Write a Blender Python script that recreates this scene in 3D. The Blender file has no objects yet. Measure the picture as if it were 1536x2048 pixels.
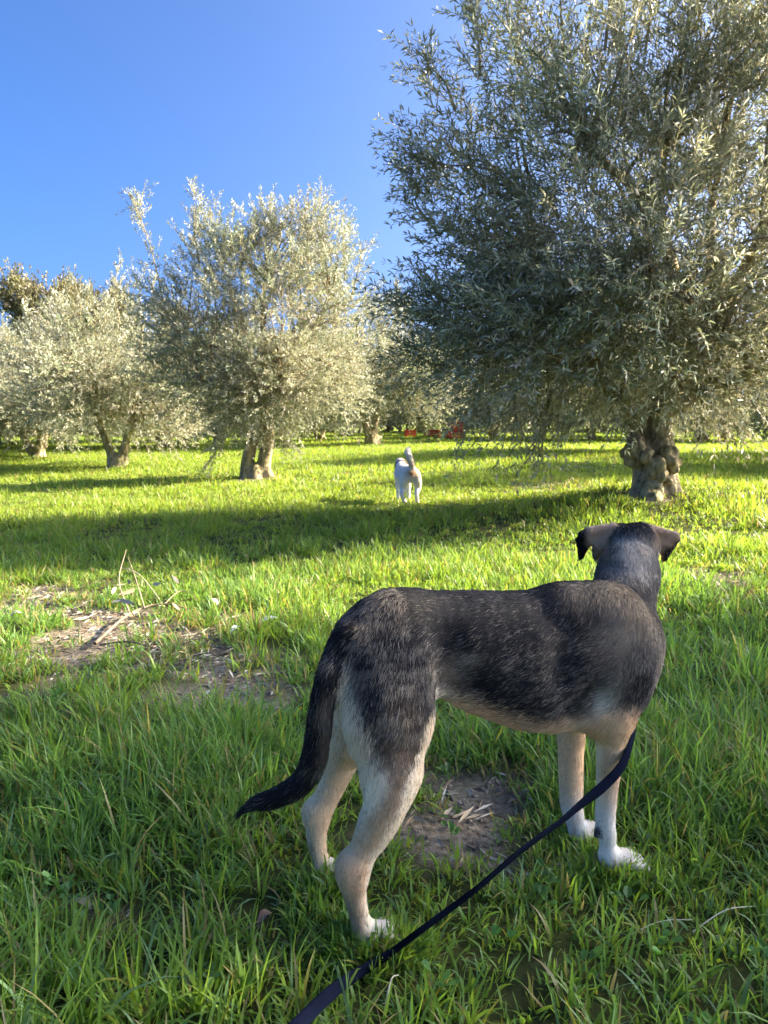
import bpy, math
import numpy as np
from mathutils import Vector

rad = math.radians
scene = bpy.context.scene
col = scene.collection

# ------------------------------------------------------------------ camera
CAM_H, PITCH, FPX = 0.9, rad(6.9), 1480.0        # FPX: focal length in pixels of a 1536 x 2048 picture
cam_d = bpy.data.cameras.new('camera')
cam = bpy.data.objects.new('camera', cam_d)
col.objects.link(cam)
cam.location = (0, 0, CAM_H)
cam.rotation_euler = (math.pi / 2 - PITCH, 0, 0)
cam_d.sensor_fit = 'VERTICAL'
cam_d.sensor_height = 36.0
cam_d.lens = 36.0 * FPX / 2048.0
cam_d.clip_start = 0.02
cam_d.clip_end = 2000
cam_d.dof.use_dof = True
cam_d.dof.focus_distance = 1.6
cam_d.dof.aperture_fstop = 11.0
scene.camera = cam

# ------------------------------------------------------------------ light
SUN_AZ, SUN_EL = rad(79), rad(26)                # azimuth clockwise from the view direction (+Y)
world = bpy.data.worlds.new('World')
scene.world = world
world.use_nodes = True
wn, wl = world.node_tree.nodes, world.node_tree.links
wn.clear()
sky = wn.new('ShaderNodeTexSky')
sky.sky_type = 'NISHITA'
sky.sun_disc = False
sky.sun_elevation = SUN_EL
sky.sun_rotation = SUN_AZ
sky.altitude = 200
sky.air_density = 0.4
sky.dust_density = 6.0
sky.ozone_density = 5.0
bg = wn.new('ShaderNodeBackground')
bg.inputs['Strength'].default_value = 0.074
wo = wn.new('ShaderNodeOutputWorld')
hsv = wn.new('ShaderNodeHueSaturation')           # the deep clear-weather blue of a phone picture, over the whole sky
hsv.inputs['Saturation'].default_value = 1.22
hsv.inputs['Hue'].default_value = 0.500
wl.new(sky.outputs[0], hsv.inputs['Color'])
wl.new(hsv.outputs[0], bg.inputs[0])
wl.new(bg.outputs[0], wo.inputs[0])
sun_d = bpy.data.lights.new('sun', 'SUN')
sun_d.energy = 3.6
sun_d.angle = rad(0.53)
sun_d.color = (1.0, 0.86, 0.66)
sun = bpy.data.objects.new('sun', sun_d)
col.objects.link(sun)
to_sun = Vector((math.sin(SUN_AZ) * math.cos(SUN_EL), math.cos(SUN_AZ) * math.cos(SUN_EL), math.sin(SUN_EL)))
sun.rotation_euler = to_sun.to_track_quat('Z', 'Y').to_euler()
sun.location = (8, 6, 12)
vs = scene.view_settings
vs.view_transform = 'Standard'
vs.look = 'None'
vs.exposure = 2.95
vs.gamma = 1.0
scene.cycles.max_bounces = 8
scene.cycles.transparent_max_bounces = 8
scene.cycles.sample_clamp_indirect = 6.0

RNG = np.random.default_rng(7)
A = np.array
CP, SP = math.cos(PITCH), math.sin(PITCH)

# ------------------------------------------------------------------ helpers
def ray(px, py):
    u, v = (px - 768) / FPX, (1024 - py) / FPX
    return A([u, CP + v * SP, -SP + v * CP])

def P(px, py, y):                                # the point at distance y that is seen at a place of the photo
    d = ray(px, py)
    return A([0, 0, CAM_H]) + d * (y / d[1])

def zdepth(p):
    return p[..., 1] * CP - (p[..., 2] - CAM_H) * SP

def px_r(p, r):                                  # pixels to metres at a point
    return r * zdepth(A(p)) / FPX

def project(p):
    q = p - A([0, 0, CAM_H])
    z = q[..., 1] * CP - q[..., 2] * SP
    v = q[..., 1] * SP + q[..., 2] * CP
    return 768 + FPX * q[..., 0] / z, 1024 - FPX * v / z

def sstep(a, b, x):
    t = np.clip((x - a) / (b - a), 0, 1)
    return t * t * (3 - 2 * t)

def nrm(v):
    return v / np.maximum(np.linalg.norm(v, axis=-1, keepdims=True), 1e-9)

def _hash(ix, iy, iz, s):
    h = (ix * 374761393 + iy * 668265263 + iz * 2147483647 + s * 974634721) & 0xFFFFFFFF
    h = ((h ^ (h >> 13)) * 1274126177) & 0xFFFFFFFF
    h = ((h ^ (h >> 16)) * 2246822519) & 0xFFFFFFFF
    return ((h ^ (h >> 15)) & 0xFFFFFF) / float(0xFFFFFF)

def noise(p, scale=1.0, seed=0):                 # value noise, 0..1; p (n,2) or (n,3)
    p = np.asarray(p, float) * scale
    if p.shape[-1] == 2:
        p = np.concatenate([p, np.zeros(p.shape[:-1] + (1,))], -1)
    i = np.floor(p).astype(np.int64)
    f = p - i
    f = f * f * (3 - 2 * f)
    r = 0
    for dx in (0, 1):
        for dy in (0, 1):
            for dz in (0, 1):
                w = (f[..., 0] if dx else 1 - f[..., 0]) * (f[..., 1] if dy else 1 - f[..., 1]) * (f[..., 2] if dz else 1 - f[..., 2])
                r = r + w * _hash(i[..., 0] + dx, i[..., 1] + dy, i[..., 2] + dz, seed)
    return r

def fbm(p, scale=1.0, seed=0, octs=3):
    r, a, t = 0, 1.0, 0
    for o in range(octs):
        r = r + a * noise(p, scale * 2 ** o, seed + o)
        t += a
        a *= 0.5
    return r / t

def make_mesh(name, verts, faces, mat=None, cols=None, smooth=True, colname='Col'):
    """faces: one (n,3) or (n,4) array, or a list of such arrays"""
    if not isinstance(faces, list):
        faces = [faces]
    faces = [np.asarray(f, np.int32) for f in faces if len(f)]
    me = bpy.data.meshes.new(name)
    verts = np.asarray(verts, np.float32)
    me.vertices.add(len(verts))
    me.vertices.foreach_set('co', verts.ravel())
    loops = np.concatenate([f.ravel() for f in faces])
    tot = np.concatenate([np.full(len(f), f.shape[1], np.int32) for f in faces])
    start = np.concatenate([[0], np.cumsum(tot)[:-1]]).astype(np.int32)
    me.loops.add(len(loops))
    me.loops.foreach_set('vertex_index', loops)
    me.polygons.add(len(tot))
    me.polygons.foreach_set('loop_start', start)
    me.update(calc_edges=True)
    if smooth:
        me.polygons.foreach_set('use_smooth', np.ones(len(tot), bool))
    else:
        me.polygons.foreach_set('use_smooth', np.zeros(len(tot), bool))
    if cols is not None:
        c = np.asarray(cols, np.float32)
        if c.shape[1] == 3:
            c = np.concatenate([c, np.ones((len(c), 1), np.float32)], 1)
        at = me.attributes.new(colname, 'FLOAT_COLOR', 'POINT')
        at.data.foreach_set('color', c.ravel())
    if mat:
        me.materials.append(mat)
    return me

def obj(name, me, parent=None):
    o = bpy.data.objects.new(name, me)
    col.objects.link(o)
    if parent is not None:
        o.parent = parent
    return o

def tag(o, label=None, cat=None, group=None, kind=None):
    if label: o['label'] = label
    if cat: o['category'] = cat
    if group: o['group'] = group
    if kind: o['kind'] = kind
    return o

def empty(name, loc, label=None, cat=None, group=None):
    o = bpy.data.objects.new(name, None)
    o.location = loc
    o.empty_display_size = 0.1
    col.objects.link(o)
    return tag(o, label, cat, group)

class Acc:                                       # gathers vertices and faces for one mesh
    def __init__(s):
        s.v, s.t, s.q, s.c, s.n = [], [], [], [], 0
    def add(s, v, f, c=None):
        f = np.asarray(f)
        s.v.append(np.asarray(v, float))
        (s.t if f.shape[1] == 3 else s.q).append(f + s.n)
        s.n += len(v)
        if c is not None:
            s.c.append(np.broadcast_to(np.asarray(c, float), (len(v), 3)))
    def mesh(s, name, mat, smooth=True):
        fs = []
        if s.t: fs.append(np.concatenate(s.t))
        if s.q: fs.append(np.concatenate(s.q))
        return make_mesh(name, np.concatenate(s.v), fs, mat, np.concatenate(s.c) if s.c else None, smooth)

def tube(pts, radii, sides=7, wob=0.0, seed=0):
    pts = np.asarray(pts, float)
    n = len(pts)
    radii = np.broadcast_to(np.asarray(radii, float), (n,))
    tan = nrm(np.gradient(pts, axis=0))
    ref = A([0.31, 0.87, 0.38])
    a = nrm(np.cross(tan, ref))
    b = np.cross(tan, a)
    th = np.arange(sides) * 2 * math.pi / sides
    ring = a[:, None, :] * np.cos(th)[None, :, None] + b[:, None, :] * np.sin(th)[None, :, None]
    v = pts[:, None, :] + ring * radii[:, None, None]
    if wob:
        v = v + ring * (radii[:, None] * wob * (noise(v.reshape(-1, 3), 3.0 / max(radii.max(), .01), seed).reshape(n, sides) - .5))[..., None] * 2
    v = v.reshape(-1, 3)
    i = np.arange(n - 1)[:, None] * sides
    j = np.arange(sides)[None, :]
    k = (j + 1) % sides
    q = np.stack([i + j, i + k, i + sides + k, i + sides + j], -1).reshape(-1, 4)
    return v, q

def curve_pts(ctrl, n):                          # Catmull-Rom through control points (any width)
    c = np.asarray(ctrl, float)
    c = np.concatenate([[2 * c[0] - c[1]], c, [2 * c[-1] - c[-2]]])
    m = len(c) - 3
    t = np.linspace(0, m - 1e-6, n)
    i = t.astype(int)
    f = (t - i)[:, None]
    p0, p1, p2, p3 = c[i], c[i + 1], c[i + 2], c[i + 3]
    return 0.5 * (2 * p1 + (p2 - p0) * f + (2 * p0 - 5 * p1 + 4 * p2 - p3) * f ** 2 + (3 * p1 - p0 - 3 * p2 + p3) * f ** 3)

# ------------------------------------------------------------------ implicit surfaces for bodies and trunks
class Field:
    def __init__(s, lo, hi, h):
        s.lo, s.h = np.asarray(lo, float), h
        s.n = np.ceil((np.asarray(hi) - s.lo) / h).astype(int) + 1
        s.d = np.full(s.n, 9.0, np.float32)
        s.id = np.zeros(s.n, np.int16)
    def _put(s, lo, hi, fn, k, pid, sub=False):
        a = np.clip(np.floor((lo - s.lo) / s.h).astype(int), 0, s.n)
        b = np.clip(np.ceil((hi - s.lo) / s.h).astype(int) + 1, 0, s.n)
        if (b <= a).any():
            return
        g = np.stack(np.meshgrid(*[s.lo[i] + np.arange(a[i], b[i]) * s.h for i in range(3)], indexing='ij'), -1)
        d = fn(g)
        sl = tuple(slice(a[i], b[i]) for i in range(3))
        o = s.d[sl]
        if sub:
            d = -d
            hh = np.maximum(k - np.abs(o - d), 0) / k
            s.d[sl] = np.maximum(o, d) + hh * hh * k / 4
            return
        hh = np.maximum(k - np.abs(o - d), 0) / k
        s.id[sl] = np.where(d < o, pid, s.id[sl])
        s.d[sl] = np.minimum(o, d) - hh * hh * k / 4
    def cone(s, a, b, ra, rb, k=0.02, pid=0, flat=1.0, ax=None, sub=False):
        a, b = np.asarray(a, float), np.asarray(b, float)
        m = max(ra, rb) * 1.05 + k + 3 * s.h
        ab = b - a
        L2 = max(float(ab @ ab), 1e-12)
        def fn(g):
            v = g - a
            t = np.clip((v @ ab) / L2, 0, 1)
            v = v - t[..., None] * ab
            q = (v * v).sum(-1)
            if ax is not None:
                q = q + (flat * flat - 1) * (v @ ax) ** 2
            return np.sqrt(np.maximum(q, 0)) - (ra + t * (rb - ra))
        s._put(np.minimum(a, b) - m, np.maximum(a, b) + m, fn, k, pid, sub)
    def chain(s, pts, k=0.02, pid=0, flat=1.0, ax=None):     # pts: (point, radius) pairs
        c = np.stack([np.concatenate([p, [q]]) for p, q in pts])
        if len(c) > 2:
            c = curve_pts(c, (len(c) - 1) * 4 + 1)
        P0, R0 = c[:, :3], c[:, 3]
        m = R0.max() * 1.05 + k + 3 * s.h
        def fn(g):
            best = None
            for i in range(len(P0) - 1):
                a, ab = P0[i], P0[i + 1] - P0[i]
                v = g - a
                t = np.clip((v @ ab) / max(float(ab @ ab), 1e-12), 0, 1)
                v = v - t[..., None] * ab
                q = (v * v).sum(-1)
                if ax is not None:
                    q = q + (flat * flat - 1) * (v @ ax) ** 2
                d = np.sqrt(np.maximum(q, 0)) - (R0[i] + t * (R0[i + 1] - R0[i]))
                best = d if best is None else np.minimum(best, d)
            return best
        s._put(P0.min(0) - m, P0.max(0) + m, fn, k, pid)
    def tri(s, a, b, c, r, k=0.01, pid=0):
        a, b, c = (np.asarray(x, float) for x in (a, b, c))
        ba, cb, ac = b - a, c - b, a - c
        n = np.cross(ba, ac)
        def seg(v, e):
            t = np.clip((v @ e) / max(e @ e, 1e-12), 0, 1)
            w = v - t[..., None] * e
            return (w * w).sum(-1)
        def fn(g):
            pa, pb, pc = g - a, g - b, g - c
            ins = (np.sign(pa @ np.cross(ba, n)) + np.sign(pb @ np.cross(cb, n)) + np.sign(pc @ np.cross(ac, n))) < 2
            e = np.minimum(np.minimum(seg(pa, ba), seg(pb, cb)), seg(pc, ac))
            f = (pa @ n) ** 2 / (n @ n)
            return np.sqrt(np.where(ins, e, f)) - r
        m = r + k + 3 * s.h
        s._put(np.minimum(np.minimum(a, b), c) - m, np.maximum(np.maximum(a, b), c) + m, fn, k, pid)
    def surface(s, relax=2):
        D, n = s.d, s.n
        S = D < 0
        cnt = np.zeros(n - 1, np.int16)
        for dx in (0, 1):
            for dy in (0, 1):
                for dz in (0, 1):
                    cnt += S[dx:n[0] - 1 + dx, dy:n[1] - 1 + dy, dz:n[2] - 1 + dz]
        act = np.argwhere((cnt > 0) & (cnt < 8))
        idx = np.full(n - 1, -1, np.int64)
        idx[tuple(act.T)] = np.arange(len(act))
        acc = np.zeros((len(act), 3))
        w = np.zeros(len(act))
        cor = [(x, y, z) for x in (0, 1) for y in (0, 1) for z in (0, 1)]
        for i, c0 in enumerate(cor):
            for c1 in cor[i + 1:]:
                if sum(abs(p - q) for p, q in zip(c0, c1)) != 1:
                    continue
                d0 = D[tuple((act + c0).T)]
                d1 = D[tuple((act + c1).T)]
                cr = (d0 < 0) != (d1 < 0)
                t = np.where(cr, d0 / np.where(cr, d0 - d1, 1), 0)
                acc += np.where(cr[:, None], A(c0) + t[:, None] * (A(c1) - A(c0)), 0)
                w += cr
        v = s.lo + (act + acc / w[:, None]) * s.h
        quads = []
        for ax in range(3):
            u, r = (ax + 1) % 3, (ax + 2) % 3
            sl0 = [slice(None)] * 3
            sl1 = [slice(None)] * 3
            sl0[ax] = slice(0, -1)
            sl1[ax] = slice(1, None)
            a, b = S[tuple(sl0)], S[tuple(sl1)]
            e = np.argwhere(a != b)
            e = e[(e[:, u] > 0) & (e[:, r] > 0) & (e[:, u] < n[u] - 1) & (e[:, r] < n[r] - 1)]
            ins = a[tuple(e.T)]
            eu, er = np.eye(3, dtype=int)[u], np.eye(3, dtype=int)[r]
            q = np.stack([idx[tuple((e - eu - er).T)], idx[tuple((e - er).T)], idx[tuple(e.T)], idx[tuple((e - eu).T)]], -1)
            q[~ins] = q[~ins][:, ::-1]
            quads.append(q)
        q = np.concatenate(quads)
        ids = s.id[tuple(np.minimum(np.round(act + acc / w[:, None]).astype(int), n - 1).T)]
        e = np.concatenate([q[:, [0, 1]], q[:, [1, 2]], q[:, [2, 3]], q[:, [3, 0]]])
        for _ in range(relax):
            v = vsmooth(v, e, 0.5)
        return v, q, ids, e

def vsmooth(x, e, f):
    n = len(x)
    s = np.zeros((n, x.shape[1]))
    for k in range(x.shape[1]):
        s[:, k] = np.bincount(e[:, 0], x[e[:, 1], k], n) + np.bincount(e[:, 1], x[e[:, 0], k], n)
    c = np.bincount(e.ravel(), minlength=n)
    return x * (1 - f) + f * s / np.maximum(c, 1)[:, None]

def vnormals(v, q):
    fn = np.cross(v[q[:, 2]] - v[q[:, 0]], v[q[:, 3]] - v[q[:, 1]])
    n = np.zeros_like(v)
    for k in range(3):
        n[:, k] = sum(np.bincount(q[:, j], fn[:, k], len(v)) for j in range(4))
    return nrm(n)

# ------------------------------------------------------------------ materials
def new_mat(name):
    m = bpy.data.materials.new(name)
    m.use_nodes = True
    nt = m.node_tree
    nt.nodes.clear()
    out = nt.nodes.new('ShaderNodeOutputMaterial')
    return m, nt.nodes, nt.links, out

def attr_mat(name, rough=0.6, spec=0.3, transl=0.0, tcol=None, bump=None, attr='Col'):
    """colour from the mesh's own colour attribute, optional light passing through (thin leaves), optional fine relief"""
    m, N, L, out = new_mat(name)
    a = N.new('ShaderNodeAttribute')
    a.attribute_name = attr
    b = N.new('ShaderNodeBsdfPrincipled')
    b.inputs['Roughness'].default_value = rough
    b.inputs['Specular IOR Level'].default_value = spec
    L.new(a.outputs['Color'], b.inputs['Base Color'])
    if bump:
        t = N.new('ShaderNodeTexNoise')
        t.inputs['Scale'].default_value = bump[0]
        t.inputs['Detail'].default_value = 5
        tc = N.new('ShaderNodeTexCoord')
        L.new(tc.outputs['Object'], t.inputs['Vector'])
        bp = N.new('ShaderNodeBump')
        bp.inputs['Strength'].default_value = bump[1]
        bp.inputs['Distance'].default_value = bump[2]
        L.new(t.outputs['Fac'], bp.inputs['Height'])
        L.new(bp.outputs['Normal'], b.inputs['Normal'])
    if transl:
        tr = N.new('ShaderNodeBsdfTranslucent')
        mixc = N.new('ShaderNodeMix')
        mixc.data_type = 'RGBA'
        mixc.blend_type = 'MULTIPLY'
        mixc.inputs[0].default_value = 1
        L.new(a.outputs['Color'], mixc.inputs[6])
        mixc.inputs[7].default_value = tcol or (1, 1, 1, 1)
        L.new(mixc.outputs[2], tr.inputs['Color'])
        mx = N.new('ShaderNodeMixShader')
        mx.inputs[0].default_value = transl
        L.new(b.outputs[0], mx.inputs[1])
        L.new(tr.outputs[0], mx.inputs[2])
        L.new(mx.outputs[0], out.inputs['Surface'])
    else:
        L.new(b.outputs[0], out.inputs['Surface'])
    return m

M_GRASS = attr_mat('grass_blade', rough=0.42, spec=0.35, transl=0.5, tcol=(1.5, 1.45, 0.75, 1))
M_FUR = attr_mat('dog_fur', rough=0.55, spec=0.2)
M_SKIN = attr_mat('dog_skin', rough=0.8, spec=0.15)
M_LITTER = attr_mat('dry_litter', rough=0.75, spec=0.2)

def leaf_mat(name, top, under):
    """olive leaf: grey green above, silver below, a little light passing through"""
    m, N, L, out = new_mat(name)
    a = N.new('ShaderNodeAttribute')
    a.attribute_name = 'Col'
    g = N.new('ShaderNodeNewGeometry')
    mix = N.new('ShaderNodeMix')
    mix.data_type = 'RGBA'
    mix.inputs[6].default_value = (*top, 1)
    mix.inputs[7].default_value = (*under, 1)
    L.new(g.outputs['Backfacing'], mix.inputs[0])
    mul = N.new('ShaderNodeMix')
    mul.data_type = 'RGBA'
    mul.blend_type = 'MULTIPLY'
    mul.inputs[0].default_value = 1
    L.new(mix.outputs[2], mul.inputs[6])
    L.new(a.outputs['Color'], mul.inputs[7])
    b = N.new('ShaderNodeBsdfPrincipled')
    b.inputs['Roughness'].default_value = 0.38
    b.inputs['Specular IOR Level'].default_value = 0.6
    L.new(mul.outputs[2], b.inputs['Base Color'])
    tr = N.new('ShaderNodeBsdfTranslucent')
    L.new(mul.outputs[2], tr.inputs['Color'])
    mx = N.new('ShaderNodeMixShader')
    mx.inputs[0].default_value = 0.40
    L.new(b.outputs[0], mx.inputs[1])
    L.new(tr.outputs[0], mx.inputs[2])
    L.new(mx.outputs[0], out.inputs['Surface'])
    return m

M_OLIVE = leaf_mat('olive_leaf', (0.225, 0.24, 0.13), (0.50, 0.495, 0.35))
M_OAK = leaf_mat('oak_leaf', (0.17, 0.155, 0.06), (0.20, 0.18, 0.085))

def bark_mat():
    m, N, L, out = new_mat('olive_bark')
    tc = N.new('ShaderNodeTexCoord')
    mp = N.new('ShaderNodeMapping')
    mp.inputs['Scale'].default_value = (1, 1, 0.28)
    L.new(tc.outputs['Object'], mp.inputs['Vector'])
    n1 = N.new('ShaderNodeTexNoise')
    n1.inputs['Scale'].default_value = 16
    n1.inputs['Detail'].default_value = 8
    n1.inputs['Roughness'].default_value = 0.68
    L.new(mp.outputs[0], n1.inputs['Vector'])
    n2 = N.new('ShaderNodeTexNoise')
    n2.inputs['Scale'].default_value = 3.2
    n2.inputs['Detail'].default_value = 4
    L.new(tc.outputs['Object'], n2.inputs['Vector'])
    r1 = N.new('ShaderNodeValToRGB')
    e = r1.color_ramp.elements
    e[0].position, e[0].color = 0.34, (0.10, 0.07, 0.042, 1)
    e[1].position, e[1].color = 0.62, (0.50, 0.40, 0.25, 1)
    L.new(n1.outputs['Fac'], r1.inputs[0])
    r2 = N.new('ShaderNodeValToRGB')
    e = r2.color_ramp.elements
    e[0].position, e[0].color = 0.38, (0.72, 0.80, 0.62, 1)
    e[1].position, e[1].color = 0.62, (1, 1, 1, 1)
    L.new(n2.outputs['Fac'], r2.inputs[0])
    mul = N.new('ShaderNodeMix')
    mul.data_type = 'RGBA'
    mul.blend_type = 'MULTIPLY'
    mul.inputs[0].default_value = 1
    L.new(r1.outputs[0], mul.inputs[6])
    L.new(r2.outputs[0], mul.inputs[7])
    b = N.new('ShaderNodeBsdfPrincipled')
    b.inputs['Roughness'].default_value = 0.88
    b.inputs['Specular IOR Level'].default_value = 0.2
    L.new(mul.outputs[2], b.inputs['Base Color'])
    bp = N.new('ShaderNodeBump')
    bp.inputs['Strength'].default_value = 1.0
    bp.inputs['Distance'].default_value = 0.03
    L.new(n1.outputs['Fac'], bp.inputs['Height'])
    L.new(bp.outputs[0], b.inputs['Normal'])
    L.new(b.outputs[0], out.inputs['Surface'])
    return m
M_BARK = bark_mat()

# ------------------------------------------------------------------ ground
def gz(x, y):
    x, y = np.asarray(x, float), np.asarray(y, float)
    p = np.stack([x, y], -1)
    tilt = 0.045 * (np.clip(x, -9, 3) - 0.8) * sstep(1.8, 6.5, y) * (1 - 0.75 * sstep(14, 34, y))
    und = 0.16 * (fbm(p, 0.35, 5, 2) - 0.5) * sstep(2.0, 6, y) + 0.05 * (fbm(p, 1.3, 9, 3) - 0.5)
    mound = 0.10 * np.exp(-(((x - 2.6) / 2.4) ** 2 + ((y - 7.6) / 0.9) ** 2))
    far = 0.9 * sstep(58, 130, y)
    return tilt + und + mound + far

def ground_at(px, py):
    d = ray(px, py)
    t = np.linspace(0.5, 90, 9000)
    p = A([0, 0, CAM_H]) + d[None, :] * t[:, None]
    k = np.argmax(p[:, 2] < gz(p[:, 0], p[:, 1]))
    q = p[k] if k else p[-1]
    return A([q[0], q[1], float(gz(q[0], q[1]))])

BARE = []                                        # bare, trodden patches: (x, y, rx, ry, strength)
for px, py, rx, ry, s in ((925, 1625, 165, 105, .97), (1010, 1560, 90, 40, .8), (1165, 1705, 110, 45, 1.0), (450, 1370, 150, 70, .95),
                          (250, 1262, 165, 48, 1.0), (85, 1195, 125, 28, .95), (330, 1300, 90, 30, .8), (420, 1235, 150, 26, .6), (170, 1224, 80, 20, .85), (340, 1310, 120, 34, .65), (1440, 1155, 90, 26, .75),
                          (1240, 1168, 60, 14, .6), (190, 1830, 95, 45, .55), (1230, 1720, 50, 25, .8), (560, 1330, 70, 35, .45),
                          (1130, 968, 160, 12, .6), (330, 1430, 60, 30, .4), (1310, 992, 75, 14, .7), (512, 960, 45, 8, .7), (860, 1470, 60, 35, .4)):
    c = ground_at(px, py)
    ex = ground_at(px + rx, py)
    ey = ground_at(px, py - ry)
    BARE.append((c[0], c[1], abs(ex[0] - c[0]), abs(ey[1] - c[1]), s))

TROD = ground_at(822, 1006)

def bare(x, y):
    p = np.stack([x, y], -1)
    wob = (fbm(p, 6.0, 21, 3) - 0.5) * 2.0
    r = np.zeros(np.shape(x))
    for cx, cy, rx, ry, s in BARE:
        q = np.sqrt(((x - cx) / rx) ** 2 + ((y - cy) / ry) ** 2) + wob
        r = np.maximum(r, s * (1 - sstep(0.45, 1.2, q)))
    return r

def ground_mat():
    m, N, L, out = new_mat('meadow_soil')
    a = N.new('ShaderNodeAttribute')
    a.attribute_name = 'Col'                     # red: bare soil, green: distance at which blades are too fine to tell apart
    sep = N.new('ShaderNodeSeparateColor')
    L.new(a.outputs['Color'], sep.inputs[0])
    tc = N.new('ShaderNodeTexCoord')
    def nz(scale, det=6, rough=0.6):
        n = N.new('ShaderNodeTexNoise')
        n.inputs['Scale'].default_value = scale
        n.inputs['Detail'].default_value = det
        n.inputs['Roughness'].default_value = rough
        L.new(tc.outputs['Object'], n.inputs['Vector'])
        return n
    def ramp(src, *stops):
        r = N.new('ShaderNodeValToRGB')
        e = r.color_ramp.elements
        for i, (p, c) in enumerate(stops):
            k = e[i] if i < 2 else e.new(p)
            k.position, k.color = p, (*c, 1)
        L.new(src, r.inputs[0])
        return r
    fine, mid, big = nz(55, 8, 0.7), nz(7), nz(0.9, 4)
    soil = ramp(fine.outputs['Fac'], (0.34, (0.085, 0.066, 0.045)), (0.66, (0.40, 0.335, 0.25)))
    thatch = ramp(mid.outputs['Fac'], (0.35, (0.035, 0.045, 0.014)), (0.65, (0.10, 0.11, 0.03)))
    turf = ramp(big.outputs['Fac'], (0.35, (0.10, 0.155, 0.022)), (0.65, (0.19, 0.22, 0.035)))
    def mix(f, x, y):
        k = N.new('ShaderNodeMix')
        k.data_type = 'RGBA'
        L.new(f, k.inputs[0])
        L.new(x, k.inputs[6])
        L.new(y, k.inputs[7])
        return k.outputs[2]
    c = mix(sep.outputs[1], thatch.outputs[0], turf.outputs[0])
    c = mix(sep.outputs[0], c, soil.outputs[0])
    b = N.new('ShaderNodeBsdfPrincipled')
    b.inputs['Roughness'].default_value = 0.95
    b.inputs['Specular IOR Level'].default_value = 0.1
    L.new(c, b.inputs['Base Color'])
    bp = N.new('ShaderNodeBump')
    bp.inputs['Strength'].default_value = 0.9
    bp.inputs['Distance'].default_value = 0.022
    L.new(fine.outputs['Fac'], bp.inputs['Height'])
    L.new(bp.outputs[0], b.inputs['Normal'])
    L.new(b.outputs[0], out.inputs['Surface'])
    return m

def build_ground():
    u = np.linspace(0, 1, 330)
    ys = np.concatenate([[-60, -20, -8, -3, -1, 0], 0.3 + 239.7 * (np.exp(u * 5.2) - 1) / (math.exp(5.2) - 1)])
    v = np.linspace(-1, 1, 221)
    xs_unit = np.sinh(v * 4.6) / math.sinh(4.6)
    X, Y = np.meshgrid(xs_unit * 190, ys)
    f = np.clip(Y, 3, 1e9)
    X = xs_unit[None, :] * (60 + 1.2 * f)
    Z = gz(X, Y)
    Bm = bare(X, Y)
    Z = Z - 0.018 * Bm + 0.012 * (fbm(np.stack([X, Y], -1), 14, 31, 2) - 0.5) * Bm
    V = np.stack([X, Y, Z], -1).reshape(-1, 3)
    ny, nx = X.shape
    i = np.arange(ny - 1)[:, None] * nx + np.arange(nx - 1)[None, :]
    q = np.stack([i, i + 1, i + nx + 1, i + nx], -1).reshape(-1, 4)
    c = np.stack([Bm, sstep(5, 22, Y), np.zeros_like(Bm)], -1).reshape(-1, 3)
    o = obj('ground', make_mesh('ground', V, q, ground_mat(), c))
    tag(o, 'grassy orchard ground with bare trodden soil patches', 'ground', kind='structure')
build_ground()

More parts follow.
